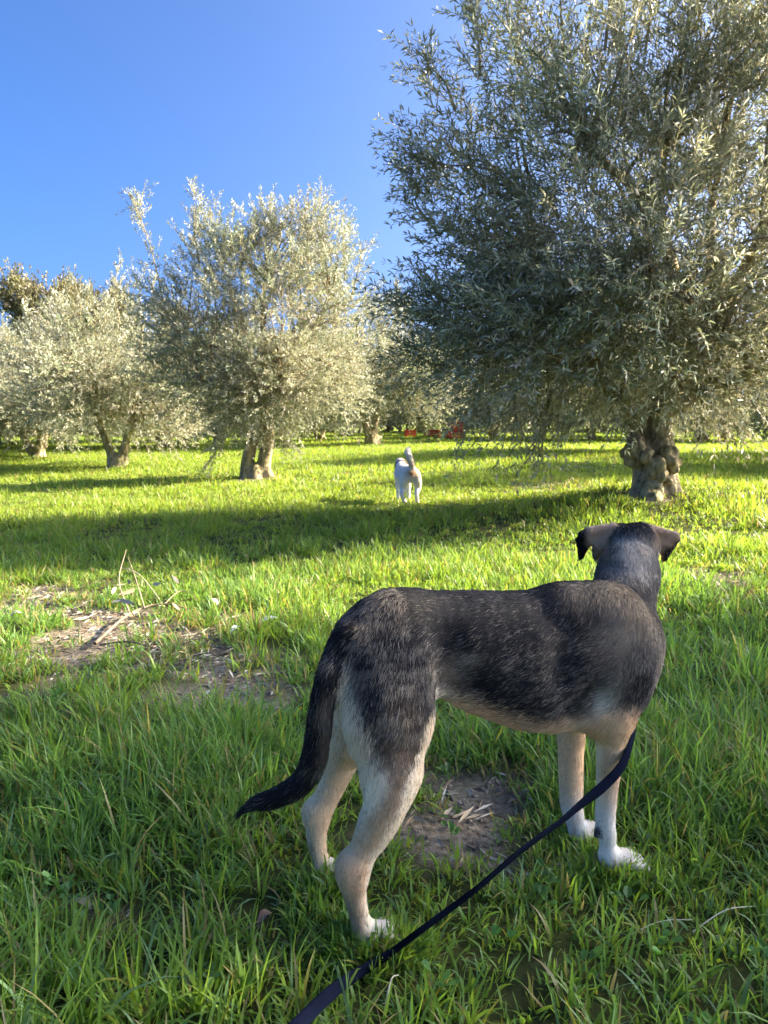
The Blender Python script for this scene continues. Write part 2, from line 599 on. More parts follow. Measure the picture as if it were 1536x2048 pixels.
# ------------------------------------------------------------------ grass: blades nobody could count, one object
def build_grass():
    vs_, fs3, cs, base = [], [], [], 0
    zones = [  # y0, y1, tufts per m2, blades, segments, blade length, width, spread
        (0.35, 2.2, 820, 15, 4, (0.035, 0.13), (0.0013, 0.0035), 0.022),
        (2.2, 5.0, 470, 13, 3, (0.04, 0.115), (0.0017, 0.0038), 0.028),
        (5.0, 12.0, 142, 12, 2, (0.05, 0.115), (0.0035, 0.006), 0.045),
        (12.0, 30.0, 34, 10, 1, (0.06, 0.13), (0.010, 0.018), 0.10),
        (30.0, 72.0, 5.5, 9, 1, (0.07, 0.16), (0.025, 0.05), 0.25)]
    for zi, (y0, y1, dens, nb, seg, ln, wd, spread) in enumerate(zones):
        area = 0.62 * (y1 * y1 - y0 * y0) + 1.6 * (y1 - y0)
        n = int(area * dens)
        r = RNG.random((n, 4))
        y = np.sqrt(y0 * y0 + r[:, 0] * (y1 * y1 - y0 * y0))
        x = (r[:, 1] * 2 - 1) * (0.62 * y + 0.8)
        b = bare(x, y)
        p2 = np.stack([x, y], -1)
        if zi == 0:                              # longer tufts stand right in front of the dark dog's feet
            ex, ey = [], []
            for px_, py_, n_ in ((748, 1905, 150), (792, 1903, 120), (715, 1898, 60), (655, 1782, 60), (1212, 1752, 60), (1250, 1752, 70), (1165, 1705, 20), (690, 1850, 40)):
                q = ground_at(px_, py_)
                ex.append(q[0] + RNG.normal(0, .028, n_)); ey.append(q[1] + RNG.normal(0, .016, n_) - .012)
            x, y = np.concatenate([x] + ex), np.concatenate([y] + ey)
            n, b = len(x), bare(x, y)
            p2 = np.stack([x, y], -1)
            b[-sum(map(len, ex)):] = 0
        lush = fbm(p2, 1.6, 41, 3)
        fine = fbm(p2, 6.0, 43, 2)
        keep = RNG.random(n) > b * (0.88 if zi < 2 else 1.0) + 0.15 * sstep(0.50, 0.34, fine)
        x, y, b, lush, fine = x[keep], y[keep], b[keep], lush[keep], fine[keep]
        n = len(x)
        trod = np.exp(-(((x - TROD[0]) / .75) ** 2 + ((y - TROD[1] + .25) / .65) ** 2))        # grazed short round the white dog
        hgt = (1 - .72 * trod) * (0.45 + 0.95 * sstep(0.3, 0.72, lush)) * (0.7 + 0.6 * RNG.random(n)) * (1 - 0.62 * b)
        tone = RNG.random(n)
        # blades
        m = n * nb
        ti = np.repeat(np.arange(n), nb)
        ang = RNG.random(m) * 2 * math.pi
        rr = np.abs(RNG.normal(0, spread, m))
        bx = x[ti] + np.cos(ang) * rr
        by = y[ti] + np.sin(ang) * rr
        bz = gz(bx, by) - 0.004
        lean_a = ang + RNG.normal(0, 0.9, m)
        L = (ln[0] + (ln[1] - ln[0]) * RNG.random(m) ** 1.3) * hgt[ti]
        W = wd[0] + (wd[1] - wd[0]) * RNG.random(m)
        lean = np.clip(RNG.normal(0.42, 0.3, m), 0.03, 1.25)          # start angle from upright
        bend = np.clip(RNG.normal(0.75, 0.6, m), -0.2, 2.4)
        ca, sa = np.cos(lean_a), np.sin(lean_a)
        fa = lean_a + math.pi / 2 + RNG.normal(0, 0.7, m)
        side = np.stack([np.cos(fa), np.sin(fa), RNG.normal(0, 0.2, m)], -1)
        pts = [np.stack([bx, by, bz], -1)]
        th = lean
        for s_ in range(seg):
            th = lean + bend * ((s_ + 0.5) / seg) ** 1.3
            st = (L / seg)[:, None]
            pts.append(pts[-1] + st * np.stack([np.sin(th) * ca, np.sin(th) * sa, np.cos(th)], -1))
        V = []
        for s_ in range(seg):
            w = (W * (0.75, 1.0, 0.85, 0.55)[s_ if seg > 1 else 1])[:, None] * side
            V += [pts[s_] - w, pts[s_] + w]
        V.append(pts[-1])
        k = 2 * seg + 1
        V = np.stack(V, 1).reshape(-1, 3)
        i0 = np.arange(m)[:, None] * k
        tr = []
        for s_ in range(seg - 1):
            a = 2 * s_
            tr += [i0 + A([a, a + 1, a + 3])[None], i0 + A([a, a + 3, a + 2])[None]]
        a = 2 * (seg - 1)
        tr.append(i0 + A([a, a + 1, a + 2])[None])
        # colour of each blade: its own hue, plus a sunlit yellow painted in with distance
        t = tone[ti]
        warm = sstep(0.42, 0.62, fbm(np.stack([bx, by], -1), 0.9, 47, 2))
        g0 = A([0.135, 0.260, 0.056])
        g1 = A([0.225, 0.325, 0.038])
        g2 = A([0.155, 0.265, 0.110])
        c = g0 + (g1 - g0) * (0.25 * t + 0.75 * warm * RNG.random(m))[:, None]
        blue = (RNG.random(m) < 0.14)[:, None]
        c = np.where(blue, g2, c)
        far = sstep(2.4, 8, by)[:, None]  # sunlit look of the open grass, put into the blade colour
        c = c * (1 - far) + (0.35 * c + 0.65 * (g1 * A([1.08, 0.97, 1.0]))) * far
        dry = (RNG.random(m) < 0.055 + 0.32 * b[ti] + 0.10 * sstep(.5, .7, fine[ti]))[:, None]
        c = np.where(dry, A([0.30, 0.24, 0.11]) * (0.6 + 0.8 * RNG.random((m, 1))), c)
        yel = (RNG.random(m) < 0.04)[:, None]
        c = np.where(yel, A([0.25, 0.24, 0.04]), c)
        c = c * (0.75 + 0.5 * RNG.random((m, 1)))
        vs_.append(V)
        fs3.append(np.concatenate(tr) + base)
        cs.append(np.repeat(c, k, 0))
        base += len(V)
    me = make_mesh('grass', np.concatenate(vs_), np.concatenate(fs3), M_GRASS, np.concatenate(cs), smooth=True)
    o = obj('grass', me)
    tag(o, 'lush green meadow grass covering the orchard floor', 'grass', kind='stuff')
    return o
build_grass()

def build_weeds():
    acc = Acc()
    rng = np.random.default_rng(404)
    spots = [ground_at(px, py) for px, py in ((150, 1815), (215, 1850), (170, 1870), (120, 1790), (1480, 1960), (1400, 1760), (60, 1950), (420, 1990), (980, 1900), (1330, 1930), (560, 1700), (300, 1560), (1090, 1790), (870, 1990), (1490, 1600))]
    for _ in range(260):
        y = 0.7 + 5 * rng.random() ** 1.3
        spots.append(A([(rng.random() * 2 - 1) * (.6 * y + .3), y, 0]))
    for sp in spots:
        hue = A([.11, .225, .055]) * (.7 + .6 * rng.random()) * (1 + rng.normal(0, .08, 3))
        for k in range(rng.integers(4, 9)):
            a = rng.random() * 6.28
            L, W = .012 + .016 * rng.random(), .004 + .005 * rng.random()
            e = .15 + .7 * rng.random()
            d = A([math.cos(a) * math.cos(e), math.sin(a) * math.cos(e), math.sin(e)])
            s = A([-math.sin(a), math.cos(a), .1 * rng.normal()])
            x, y = sp[0] + rng.normal(0, .008), sp[1] + rng.normal(0, .008)
            p = A([x, y, float(gz(x, y)) + .006 + .02 * rng.random()]) + d * .01
            u = A([0, 0, .004])
            acc.add(A([p, p + d * L * .35 + s * W + u, p + d * L * .75 + s * W * .85 + u, p + d * L, p + d * L * .75 - s * W * .85 + u, p + d * L * .35 - s * W + u, p + d * L * .5]),
                    A([[0, 1, 6], [1, 2, 6], [2, 3, 6], [3, 4, 6], [4, 5, 6], [5, 0, 6]]), hue)
    tag(obj('weeds', acc.mesh('weeds', M_GRASS, False)), 'small broad leaved weeds growing low among the grass', 'weeds', kind='stuff')
build_weeds()

# ------------------------------------------------------------------ olive trees
def sprays(base, dirs, length, pairs, leaf, rng, tint, wfac=0.17, droop=0.25):
    """twigs with opposite leaves; returns leaf vertices, triangles, colours and the twig strips"""
    n = len(base)
    side0 = nrm(np.cross(dirs, rng.normal(size=(n, 3))))
    side1 = np.cross(dirs, side0)
    V, F, C = [], [], []
    k = pairs * 2 + 1
    t = np.linspace(0.12, 1.0, pairs)
    down = A([0, 0, -1.0])
    LB, LD, LS = [], [], []
    for i in range(pairs):
        pos = base + dirs * (length * t[i])[:, None] + down * (droop * length * t[i] ** 2)[:, None]
        sd = nrm(dirs + 2 * droop * t[i] * down)
        s = side0 if i % 2 == 0 else side1
        for sg in (1, -1):
            a = rng.normal(0.72, 0.2, n)[:, None]
            d = nrm(sd * np.cos(a) + sg * s * np.sin(a) + rng.normal(0, 0.16, (n, 3)))
            LB.append(pos); LD.append(d)
    LB.append(base + dirs * length[:, None] + down * (droop * length)[:, None])
    LD.append(nrm(dirs + rng.normal(0, 0.2, (n, 3))))
    LB = np.stack(LB, 1).reshape(-1, 3)
    LD = np.stack(LD, 1).reshape(-1, 3)
    m = len(LB)
    ll = leaf[0] + (leaf[1] - leaf[0]) * rng.random(m)
    wd = nrm(np.cross(LD, rng.normal(size=(m, 3)) + A([0, 0, 0.9])))
    nn = np.cross(wd, LD)
    w = (ll * wfac)[:, None] * wd
    mid = LB + LD * (ll * 0.48)[:, None] + nn * (ll * 0.05)[:, None]
    tip = LB + LD * ll[:, None] - nn * (ll * 0.10 * rng.random(m))[:, None]
    LV = np.stack([LB, mid - w, tip, mid + w], 1).reshape(-1, 3)
    i0 = np.arange(m)[:, None] * 4
    LF = np.concatenate([i0 + A([[0, 1, 2]]), i0 + A([[0, 2, 3]])])
    tn = np.repeat(tint, k, 0) * (0.6 + 0.8 * rng.random((m, 1)))
    LC = np.repeat(tn, 4, 0)
    # twigs: a thin triangular strip each
    ends = base + dirs * length[:, None] + down * (droop * length)[:, None]
    midp = base + dirs * (0.5 * length)[:, None] + down * (droop * 0.25 * length)[:, None]
    r = 0.0045
    TV = np.stack([base - side0 * r, base + side0 * r, midp - side0 * r * .8 + side1 * r, midp + side0 * r * .8 + side1 * r, ends], 1).reshape(-1, 3)
    j0 = np.arange(n)[:, None] * 5
    TF = np.concatenate([j0 + A([[0, 1, 3]]), j0 + A([[0, 3, 2]]), j0 + A([[2, 3, 4]])])
    TC = np.repeat(A([[0.95, 0.8, 0.6]]), len(TV), 0)
    return [(LV, LF, LC), (TV, TF, TC)]

def crown_mesh(name, blobs, centre, n_clump, n_spray, rng, leaf=(0.06, 0.1), pairs=6, twig=(0.16, 0.34), sig=0.16,
               mat=None, tint=(1, 1, 1), wfac=0.17, shell=0.5, up=0.55, shoots=(), limb_pts=None, branch_acc=None, droop=0.22):
    """blobs: (centre, radii, weight). Clumps of leafy twigs fill them unevenly; every clump hangs on a branch"""
    w = A([b[2] for b in blobs], float)
    pick = rng.choice(len(blobs), n_clump, p=w / w.sum())
    bc = A([b[0] for b in blobs])[pick]
    br = A([b[1] for b in blobs])[pick]
    d = nrm(rng.normal(size=(n_clump, 3)))
    r = shell + (1 - shell) * rng.random(n_clump) ** 0.6
    cc = bc + d * br * r[:, None]
    out = nrm(cc - centre)
    csize = 0.6 + 0.8 * rng.random(n_clump)
    ctint = (0.78 + 0.44 * rng.random((n_clump, 1))) * (1 + rng.normal(0, 0.035, (n_clump, 3)))
    ns = np.maximum((n_spray * csize).astype(int), 3)
    ci = np.repeat(np.arange(n_clump), ns)
    n = len(ci)
    off = rng.normal(0, 1, (n, 3)) * (sig * csize[ci])[:, None]
    base = cc[ci] + off
    dirs = nrm(0.75 * out[ci] + 0.9 * nrm(off) + A([0, 0, up]) + rng.normal(0, 0.35, (n, 3)))
    length = twig[0] + (twig[1] - twig[0]) * rng.random(n)
    acc = Acc()
    for v, f, c in sprays(base, dirs, length, pairs, leaf, rng, ctint[ci] * A(tint), wfac, droop):
        acc.add(v, f, c)
    # upright shoots that stick out of the top
    for (p0, p1, wdt, cnt) in shoots:
        p0, p1 = A(p0), A(p1)
        t = rng.random(cnt)
        ln = np.linalg.norm(p1 - p0)
        b = p0 + (p1 - p0) * t[:, None] + rng.normal(0, wdt, (cnt, 3)) * (1.1 - t[:, None] * 0.6)
        dd = nrm((p1 - p0) / ln + rng.normal(0, 0.45, (cnt, 3)))
        for v, f, c in sprays(b, dd, twig[0] + (twig[1] - twig[0]) * rng.random(cnt), pairs, leaf, rng,
                              np.repeat(A([tint]), cnt, 0) * (0.9 + 0.2 * rng.random((cnt, 1))), wfac, droop * 0.5):
            acc.add(v, f, c)
        if branch_acc is not None:
            mid = (p0 + p1) / 2 + rng.normal(0, 0.05, 3)
            branch_acc.add(*tube(curve_pts([p0, mid, p1], 6), np.linspace(0.018, 0.004, 6), 5))
    if branch_acc is not None and limb_pts is not None:
        lp = np.asarray(limb_pts)
        for i in range(n_clump):
            dd = np.linalg.norm(lp - cc[i], axis=1) + 0.6 * np.maximum(lp[:, 2] - cc[i, 2], 0)
            s = lp[np.argmin(dd)]
            mid = (s + cc[i]) / 2 + A([0, 0, 0.12]) + rng.normal(0, 0.06, 3)
            branch_acc.add(*tube(curve_pts([s, mid, cc[i]], 5), np.linspace(0.02, 0.006, 5), 4))
    return acc.mesh(name, mat or M_OLIVE, smooth=False)

def limbs_from(fork, targets, r0, acc, rng):
    """main limbs from the fork of the trunk to points inside the crown"""
    pts = []
    for t in targets:
        t = A(t)
        v = t - fork
        mid1 = fork + v * 0.33 + A([0, 0, 0.05]) + rng.normal(0, 0.07, 3)
        mid2 = fork + v * 0.66 + A([0, 0, 0.10]) + rng.normal(0, 0.09, 3)
        c = curve_pts([fork, mid1, mid2, t], 12)
        acc.add(*tube(c, np.linspace(r0, r0 * 0.28, 12), 8, 0.2))
        pts.append(c[3:])
    return np.concatenate(pts)

def merge_field(acc, F, relax=1, amp=0.0, scale=8.0):
    v, q, ids, e = F.surface(relax)
    if amp:
        n = vnormals(v, q)
        st = v * A([1, 1, 0.35])
        v = v + n * ((fbm(st, scale, 3, 3) - 0.5) * 2 * amp)[:, None]
    acc.add(v, q)

def finish_tree(name, base, trunk_acc, crown, label, cat='tree', group='olive trees in the orchard'):
    root = empty(name, base, label, cat, group)
    tm = trunk_acc.mesh('trunk', M_BARK)
    tr = obj('trunk', tm, root)
    cr = obj('crown', crown, root)
    off = Vector([-x for x in base])
    tr.location = off
    cr.location = off
    return root

# --- the big olive tree on the right, with its knotted trunk
def big_tree():
    rng = np.random.default_rng(11)
    base = ground_at(1308, 985)
    y0 = base[1]
    R = lambda r: r * y0 / FPX
    def Q(px, py, dy=0.0):
        return P(px, py, y0 + dy)
    F = Field(Q(1180, 1010, -0.7) - A([0.3, 0, 0.25]), Q(1440, 740, 0.8) + A([0.3, 0, 0.3]), 0.014)
    ch = lambda pts, k=0.06: F.chain([(Q(*p[:2], p[3]), R(p[2])) for p in pts], k)
    ch([(1310, 1010, 44, 0), (1310, 965, 36, 0), (1306, 930, 28, 0)])
    ch([(1292, 960, 25, -.05), (1282, 900, 19, 0), (1270, 850, 18, .05), (1256, 812, 18, .05), (1230, 785, 15, .0), (1199, 757, 14, -.05)])
    ch([(1323, 960, 28, -.03), (1322, 900, 25, .0), (1318, 850, 22, .05), (1324, 815, 20, .1), (1350, 780, 19, .15), (1385, 742, 15, .2)])
    ch([(1318, 830, 22, .15), (1340, 770, 18, .3), (1348, 730, 15, .35)])
    ch([(1330, 820, 18, -.1), (1370, 800, 15, -.15), (1420, 770, 12, -.2)])
    ch([(1268, 1000, 17, -.18), (1278, 965, 14, -.12)]); ch([(1352, 1000, 18, -.1), (1340, 960, 14, -.05)])
    ch([(1300, 1012, 22, -.32), (1305, 970, 18, -.2)])
    for px, py, r, dy in ((1268, 900, 20, -.16), (1262, 924, 15, -.12), (1285, 915, 14, -.24), (1310, 931, 20, -.22), (1322, 950, 13, -.24),
                          (1340, 921, 17, -.2), (1347, 906, 12, -.16), (1347, 938, 13, -.18), (1330, 905, 12, -.2), (1276, 886, 12, -.12),
                          (1297, 905, 9, -.24), (1355, 925, 9, -.1), (1250, 908, 9, -.05), (1262, 880, 10, -.02), (1300, 948, 11, -.24), (1336, 962, 10, -.2)):
        p = Q(px, py, dy)
        F.cone(p + A([0, -.03, 0]), p + A([0.01, 0.02, 0.01]), R(r * .92), R(r * .92), 0.012)
    tacc = Acc()
    merge_field(tacc, F, 1, 0.034, 13.0)
    fork_l, fork_r, fork_c = Q(1199, 757, -.05), Q(1385, 742, .2), Q(1348, 730, .35)
    lp = [limbs_from(fork_l, [Q(1120, 660, -.4), Q(1010, 620, .2), Q(960, 700, -.6), Q(1060, 420, .2)], 0.085, tacc, rng),
          limbs_from(fork_r, [Q(1480, 600, .1), Q(1520, 480, -.5), Q(1620, 640, .3), Q(1440, 330, .5), Q(1600, 330, .2)], 0.09, tacc, rng),
          limbs_from(fork_c, [Q(1300, 560, -.9), Q(1260, 420, .9), Q(1330, 300, .2), Q(1180, 300, -.4), Q(1450, 560, 1.2), Q(1380, 610, -1.3)], 0.085, tacc, rng),
          limbs_from(Q(1420, 770, -.2), [Q(1530, 720, -.6), Q(1600, 760, -.2), Q(1480, 700, -1.2)], 0.06, tacc, rng)]
    lp = np.concatenate(lp)
    m = y0 / FPX
    B = lambda px, py, dy, rx, ry, rd, w: (Q(px, py, dy), A([rx * m, rd * .68, ry * m]), w)
    blobs = [B(1345, 470, 0.0, 375, 360, 2.1, 7), B(1225, 330, -.2, 220, 260, 1.6, 2.2), B(1480, 260, 0.1, 270, 260, 1.8, 3.6),
             B(1320, 120, 0.1, 300, 150, 1.3, 1.9), B(1140, 550, -.1, 180, 190, 1.6, 2.0), B(1060, 665, -.1, 150, 105, 1.5, 1.6), B(1150, 685, -.5, 190, 120, 1.2, 1.8),
             B(1560, 640, -.2, 240, 200, 1.9, 2.6), B(1430, 560, -1.0, 200, 170, 1.0, 1.6), B(1300, 655, .9, 330, 130, 1.0, 2.3),
             B(1460, 735, .5, 200, 55, 1.4, 1.1), B(965, 670, .2, 75, 75, 0.8, .45), B(1290, 650, -1.1, 150, 80, .7, .4),
             B(930, 290, .0, 60, 60, .5, .28), B(975, 420, .1, 85, 100, .7, .5), B(1010, 170, .1, 90, 100, .6, .4), B(985, 580, .1, 70, 70, .6, .4),
             B(1650, 420, 0, 230, 260, 1.6, 2)]
    shoots = []
    for px0, py0, px1, py1, dy in ((890, 330, 825, 290, .1), (910, 220, 855, 130, .1), (960, 150, 945, 20, 0), (1040, 130, 1010, -40, .2), (1130, 120, 1120, -60, 0),
                                   (1210, 100, 1225, -90, -.3), (1290, 110, 1280, -70, .2), (1370, 120, 1390, -60, 0), (1450, 120, 1470, -90, .3),
                                   (1530, 120, 1540, -70, 0), (880, 470, 835, 380, .2), (910, 620, 865, 580, 0), (890, 730, 820, 700, -.1), (870, 650, 810, 610, .1),
                                   (960, 780, 940, 830, -.2), (1030, 790, 1040, 862, -.4), (1100, 780, 1090, 868, -.3)):
        shoots.append((Q(px0, py0, dy), Q(px1, py1, dy), 0.09, 34 if py1 < 780 else 14))
    cm = crown_mesh('crown', blobs, Q(1320, 600, 0), 335, 25, rng, leaf=(0.058, 0.102), pairs=7, twig=(0.26, 0.54), sig=0.155,
                    shell=0.45, up=0.5, shoots=shoots, limb_pts=lp, branch_acc=tacc, wfac=0.105)
    return finish_tree('olive_tree', base, tacc, cm, 'big silvery olive tree with a knotted, lumpy trunk nearest the dogs')

# --- the second olive tree, left of the middle, with a split trunk and tall spires
def second_tree():
    rng = np.random.default_rng(23)
    base = ground_at(512, 955)
    y0 = base[1]
    m = y0 / FPX
    def Q(px, py, dy=0.0):
        return P(px, py, y0 + dy)
    F = Field(Q(440, 985, -.6) - A([.1, 0, .1]), Q(600, 800, .6) + A([.1, 0, .2]), 0.02)
    ch = lambda pts, k=0.05: F.chain([(Q(*p[:2], p[3]), p[2] * m) for p in pts], k)
    ch([(513, 975, 30, 0), (513, 950, 24, 0)])
    ch([(497, 965, 17, -.05), (495, 930, 13.5, 0), (502, 890, 12, .05), (520, 860, 10, .1)])
    ch([(526, 965, 18, -.03), (529, 925, 14, 0), (535, 885, 13.5, 0), (534, 845, 13, 0), (528, 815, 11, .05)])
    ch([(512, 968, 14, -.25), (510, 935, 8, -.12)]); ch([(545, 970, 12, -.1), (536, 945, 9, -.1)]); ch([(486, 970, 12, -.1), (492, 945, 9, -.1)])
    tacc = Acc()
    merge_field(tacc, F, 1, 0.02, 9)
    fork = Q(530, 825, .03)
    lp = limbs_from(fork, [Q(500, 690, -.2), Q(430, 690, .2), Q(600, 640, .3), Q(530, 560, .4), Q(640, 720, -.4), Q(400, 760, -.6), Q(470, 600, .7), Q(560, 720, -1.0), Q(660, 600, .4), Q(350, 650, .3)], 0.1, tacc, rng)
    B = lambda px, py, dy, rx, ry, rd, w: (Q(px, py, dy), A([rx * m, rd, ry * m]), w)
    blobs = [B(540, 640, 0, 185, 180, 1.5, 6), B(420, 720, 0, 125, 130, 1.2, 3), B(610, 600, .1, 120, 150, 1.1, 3), B(480, 780, -.3, 150, 80, 1.1, 2.4),
             B(620, 750, .1, 110, 95, 1.0, 2), B(380, 640, .4, 90, 100, .9, 1.6), B(560, 530, 0, 130, 100, .9, 1.8), B(440, 550, .2, 90, 100, .8, 1), B(540, 760, -1.0, 120, 90, .6, 1.2)]
    shoots = []
    for px0, py0, px1, py1, dy, w, c in ((330, 620, 275, 415, .3, .10, 40), (283, 440, 272, 405, .3, .11, 26), (400, 540, 390, 390, .2, .13, 60), (440, 520, 420, 420, -.2, .12, 40),
                                         (500, 520, 520, 430, 0, .14, 55), (560, 520, 545, 450, .3, .12, 36), (620, 540, 610, 430, -.1, .12, 50), (655, 540, 640, 395, .1, .12, 55),
                                         (690, 560, 690, 440, .2, .10, 36), (450, 860, 420, 930, -.4, .07, 22), (560, 850, 575, 890, -.3, .08, 20), (700, 600, 725, 500, .2, .1, 30)):
        shoots.append((Q(px0, py0, dy), Q(px1, py1, dy), w, c))
    cm = crown_mesh('crown', blobs, Q(530, 720, 0), 250, 25, rng, leaf=(0.052, 0.09), pairs=7, twig=(0.22, 0.44), sig=0.15,
                    shell=0.4, up=0.7, shoots=shoots, limb_pts=lp, branch_acc=tacc, wfac=0.14)
    return finish_tree('olive_tree', base, tacc, cm, 'medium olive tree with a split trunk and tall wispy spires, left of the white dog')

# --- a generic orchard tree in its own space (base at the origin), shared by the farther ones
def generic_tree(seed, stems, height, width, nclump, nspray, leaf, pairs, fork_h=0.7, low=0.0):
    rng = np.random.default_rng(seed)
    tacc = Acc()
    F = Field((-.75, -.75, -.2), (.75, .75, fork_h + .75), 0.03)
    F.cone((0, 0, -.15), (0, 0, .15), .30, .2, .06)
    forks = []
    for k in range(stems):
        a = k * 2 * math.pi / stems + rng.random() * 0.7 + 0.3
        d = A([math.cos(a), math.sin(a) * .8, 0])
        p1, p2, p3 = d * .10 + A([0, 0, .1]), d * .17 + A([0, 0, fork_h * .6]), d * .36 + A([0, 0, fork_h + .25])
        F.chain([(p1, .15), (p2, .11), (p3, .085)], .05)
        forks.append(p3)
    for k in range(5):
        a = rng.random() * 6.28
        q = A([math.cos(a) * .22, math.sin(a) * .22, .1 + .25 * rng.random()])
        F.cone(q, q + A([0, 0, .03]), .07, .06, .04)
    merge_field(tacc, F, 1, .02, 8)
    lp = []
    for f in forks:
        t = [f * A([2.6, 2.6, 1]) + A([rng.normal(0, .4), rng.normal(0, .4), height * (.25 + .35 * rng.random())]) for _ in range(3)]
        lp.append(limbs_from(f, t, .075, tacc, rng))
    lp = np.concatenate(lp)
    blobs = [(A([0, 0, height * (.56 - low)]), A([width * .42, width * .42, height * .33]), 5)]
    for k in range(7):
        a = k * 2 * math.pi / 7 + rng.random() * .6
        blobs.append((A([math.cos(a) * width * .30, math.sin(a) * width * .30, height * (.36 - low + .22 * rng.random())]), A([width * .24, width * .24, height * .2]), 1.5))
    shoots = []
    for k in range(8):
        a, r = rng.random() * 6.28, width * .3 * rng.random()
        x, y = math.cos(a) * r, math.sin(a) * r
        shoots.append(((x, y, height * .75), (x * 1.15, y * 1.15, height * (.9 + .15 * rng.random())), .11, 26))
    cm = crown_mesh('crown', blobs, A([0, 0, height * .4]), nclump, nspray, rng, leaf=leaf, pairs=pairs, twig=(.2, .42), sig=.18, shell=.4, up=.55,
                    shoots=shoots, limb_pts=lp, branch_acc=tacc, wfac=0.15)
    return tacc.mesh('trunk', M_BARK), cm

def place_tree(meshes, base, rz, sc, label, name='olive_tree', group='olive trees in the orchard', cat='tree'):
    r = empty(name, base, label, cat, group)
    r.rotation_euler = (0, 0, rz)
    r.scale = (sc[0], sc[0], sc[1])
    obj('trunk', meshes[0], r)
    obj('crown', meshes[1], r)
    return r

big_tree()
second_tree()
GEN_A = generic_tree(31, 2, 4.4, 4.6, 200, 22, (0.06, 0.10), 7, 0.6, .05)
GEN_B = generic_tree(32, 3, 4.2, 4.8, 195, 22, (0.06, 0.10), 7, 0.5, .05)
GEN_F = generic_tree(33, 2, 4.4, 5.4, 150, 16, (0.16, 0.26), 3, 0.4, .1)

def gpos(px, py):
    return ground_at(px, py)

place_tree(GEN_A, gpos(235, 934), 2.6, (1.08, 1.10), 'olive tree with a pale forked trunk, between the split-trunk olive and the left edge trees')
place_tree(GEN_B, gpos(75, 914), 0.8, (1.15, 1.02), 'olive tree with a short dark trunk farthest left in the near rows')
place_tree(GEN_A, gpos(745, 889), 0.35, (1.45, 1.5), 'distant olive tree with a two-stemmed trunk behind the white dog, red crates to its right')
place_tree(GEN_B, gpos(1080, 883), 1.9, (1.05, 1.15), 'olive tree half hidden behind the left side of the big knotted olive')
place_tree(GEN_A, gpos(1450, 880), 4.1, (1.1, 1.2), 'olive tree half hidden behind the right side of the big knotted olive')
place_tree(GEN_B, gpos(-150, 905), 3.3, (1.2, 1.1), 'olive tree cut by the left edge of the picture')
# beyond the right edge: the trees whose shade falls across the grass and the dark dog
place_tree(GEN_A, A([8.0, 3.2, float(gz(8.0, 3.2))]), 1.0, (0.66, 1.5), 'olive tree out of frame to the right, shading the dark dog')
place_tree(GEN_B, A([9.8, 12.8, float(gz(9.8, 12.8))]), 5.0, (1.1, 1.15), 'olive tree out of frame right of the big knotted olive')
place_tree(GEN_A, A([14.6, 17.4, float(gz(14.6, 17.4))]), 2.4, (1.1, 1.2), 'olive tree out of frame in the row behind the big olive')
place_tree(GEN_A, A([7.2, 20.0, float(gz(7.2, 20.0))]), 3.0, (1.1, 1.1), 'olive tree in the row straight behind the trunk of the big knotted olive')
frng = np.random.default_rng(5)
for px, d, s, sv, lab in (
        (-60, 30, 1.15, 1.3, 'far olive tree at the left edge, behind the olive with the short dark trunk'),
        (130, 34, 1.2, 1.35, 'far olive tree seen between the short dark trunk and the pale forked trunk'),
        (330, 30, 1.1, 1.2, 'far olive tree whose trunk shows right of the pale forked trunk'),
        (440, 40, 1.2, 1.4, 'far olive tree just left of the split trunk, under its crown'),
        (640, 38, 1.1, 1.25, 'far olive tree between the split trunk and the two-stemmed trunk'),
        (690, 52, 1.2, 1.5, 'far olive tree close behind the left side of the two-stemmed olive'),
        (855, 50, 1.2, 1.15, 'far olive tree standing behind the leftmost red crates'),
        (985, 42, 1.15, 1.2, 'far olive tree right of the rightmost stack of red crates'),
        (1180, 36, 1.15, 1.25, 'far olive tree just left of the knotted trunk of the big olive'),
        (1300, 44, 1.2, 1.5, 'far olive tree directly behind the knotted trunk of the big olive'),
        (1400, 34, 1.1, 1.3, 'far olive tree just right of the knotted trunk of the big olive'),
        (1560, 32, 1.15, 1.35, 'far olive tree cut by the right edge, under the big olive crown'),
        (560, 56, 1.3, 1.6, 'farthest olive tree right of the split trunk, in the last row'),
        (240, 54, 1.3, 1.6, 'farthest olive tree behind the pale forked trunk, in the last row'),
        (60, 50, 1.3, 1.6, 'farthest olive tree at the left, in front of the topmost dark oak'),
        (1010, 58, 1.3, 1.5, 'farthest olive tree in the last row, right of the red crates'),
        (1480, 56, 1.3, 1.6, 'farthest olive tree in the last row near the right edge'),
        (1650, 45, 1.2, 1.5, 'far olive tree beyond the right edge of the picture')):
    x = (px - 768) / FPX * d
    place_tree(GEN_F, A([x, d, float(gz(x, d)) - 0.05]), frng.random() * 6.28, (s, sv), lab, group='far olive trees in the back rows')

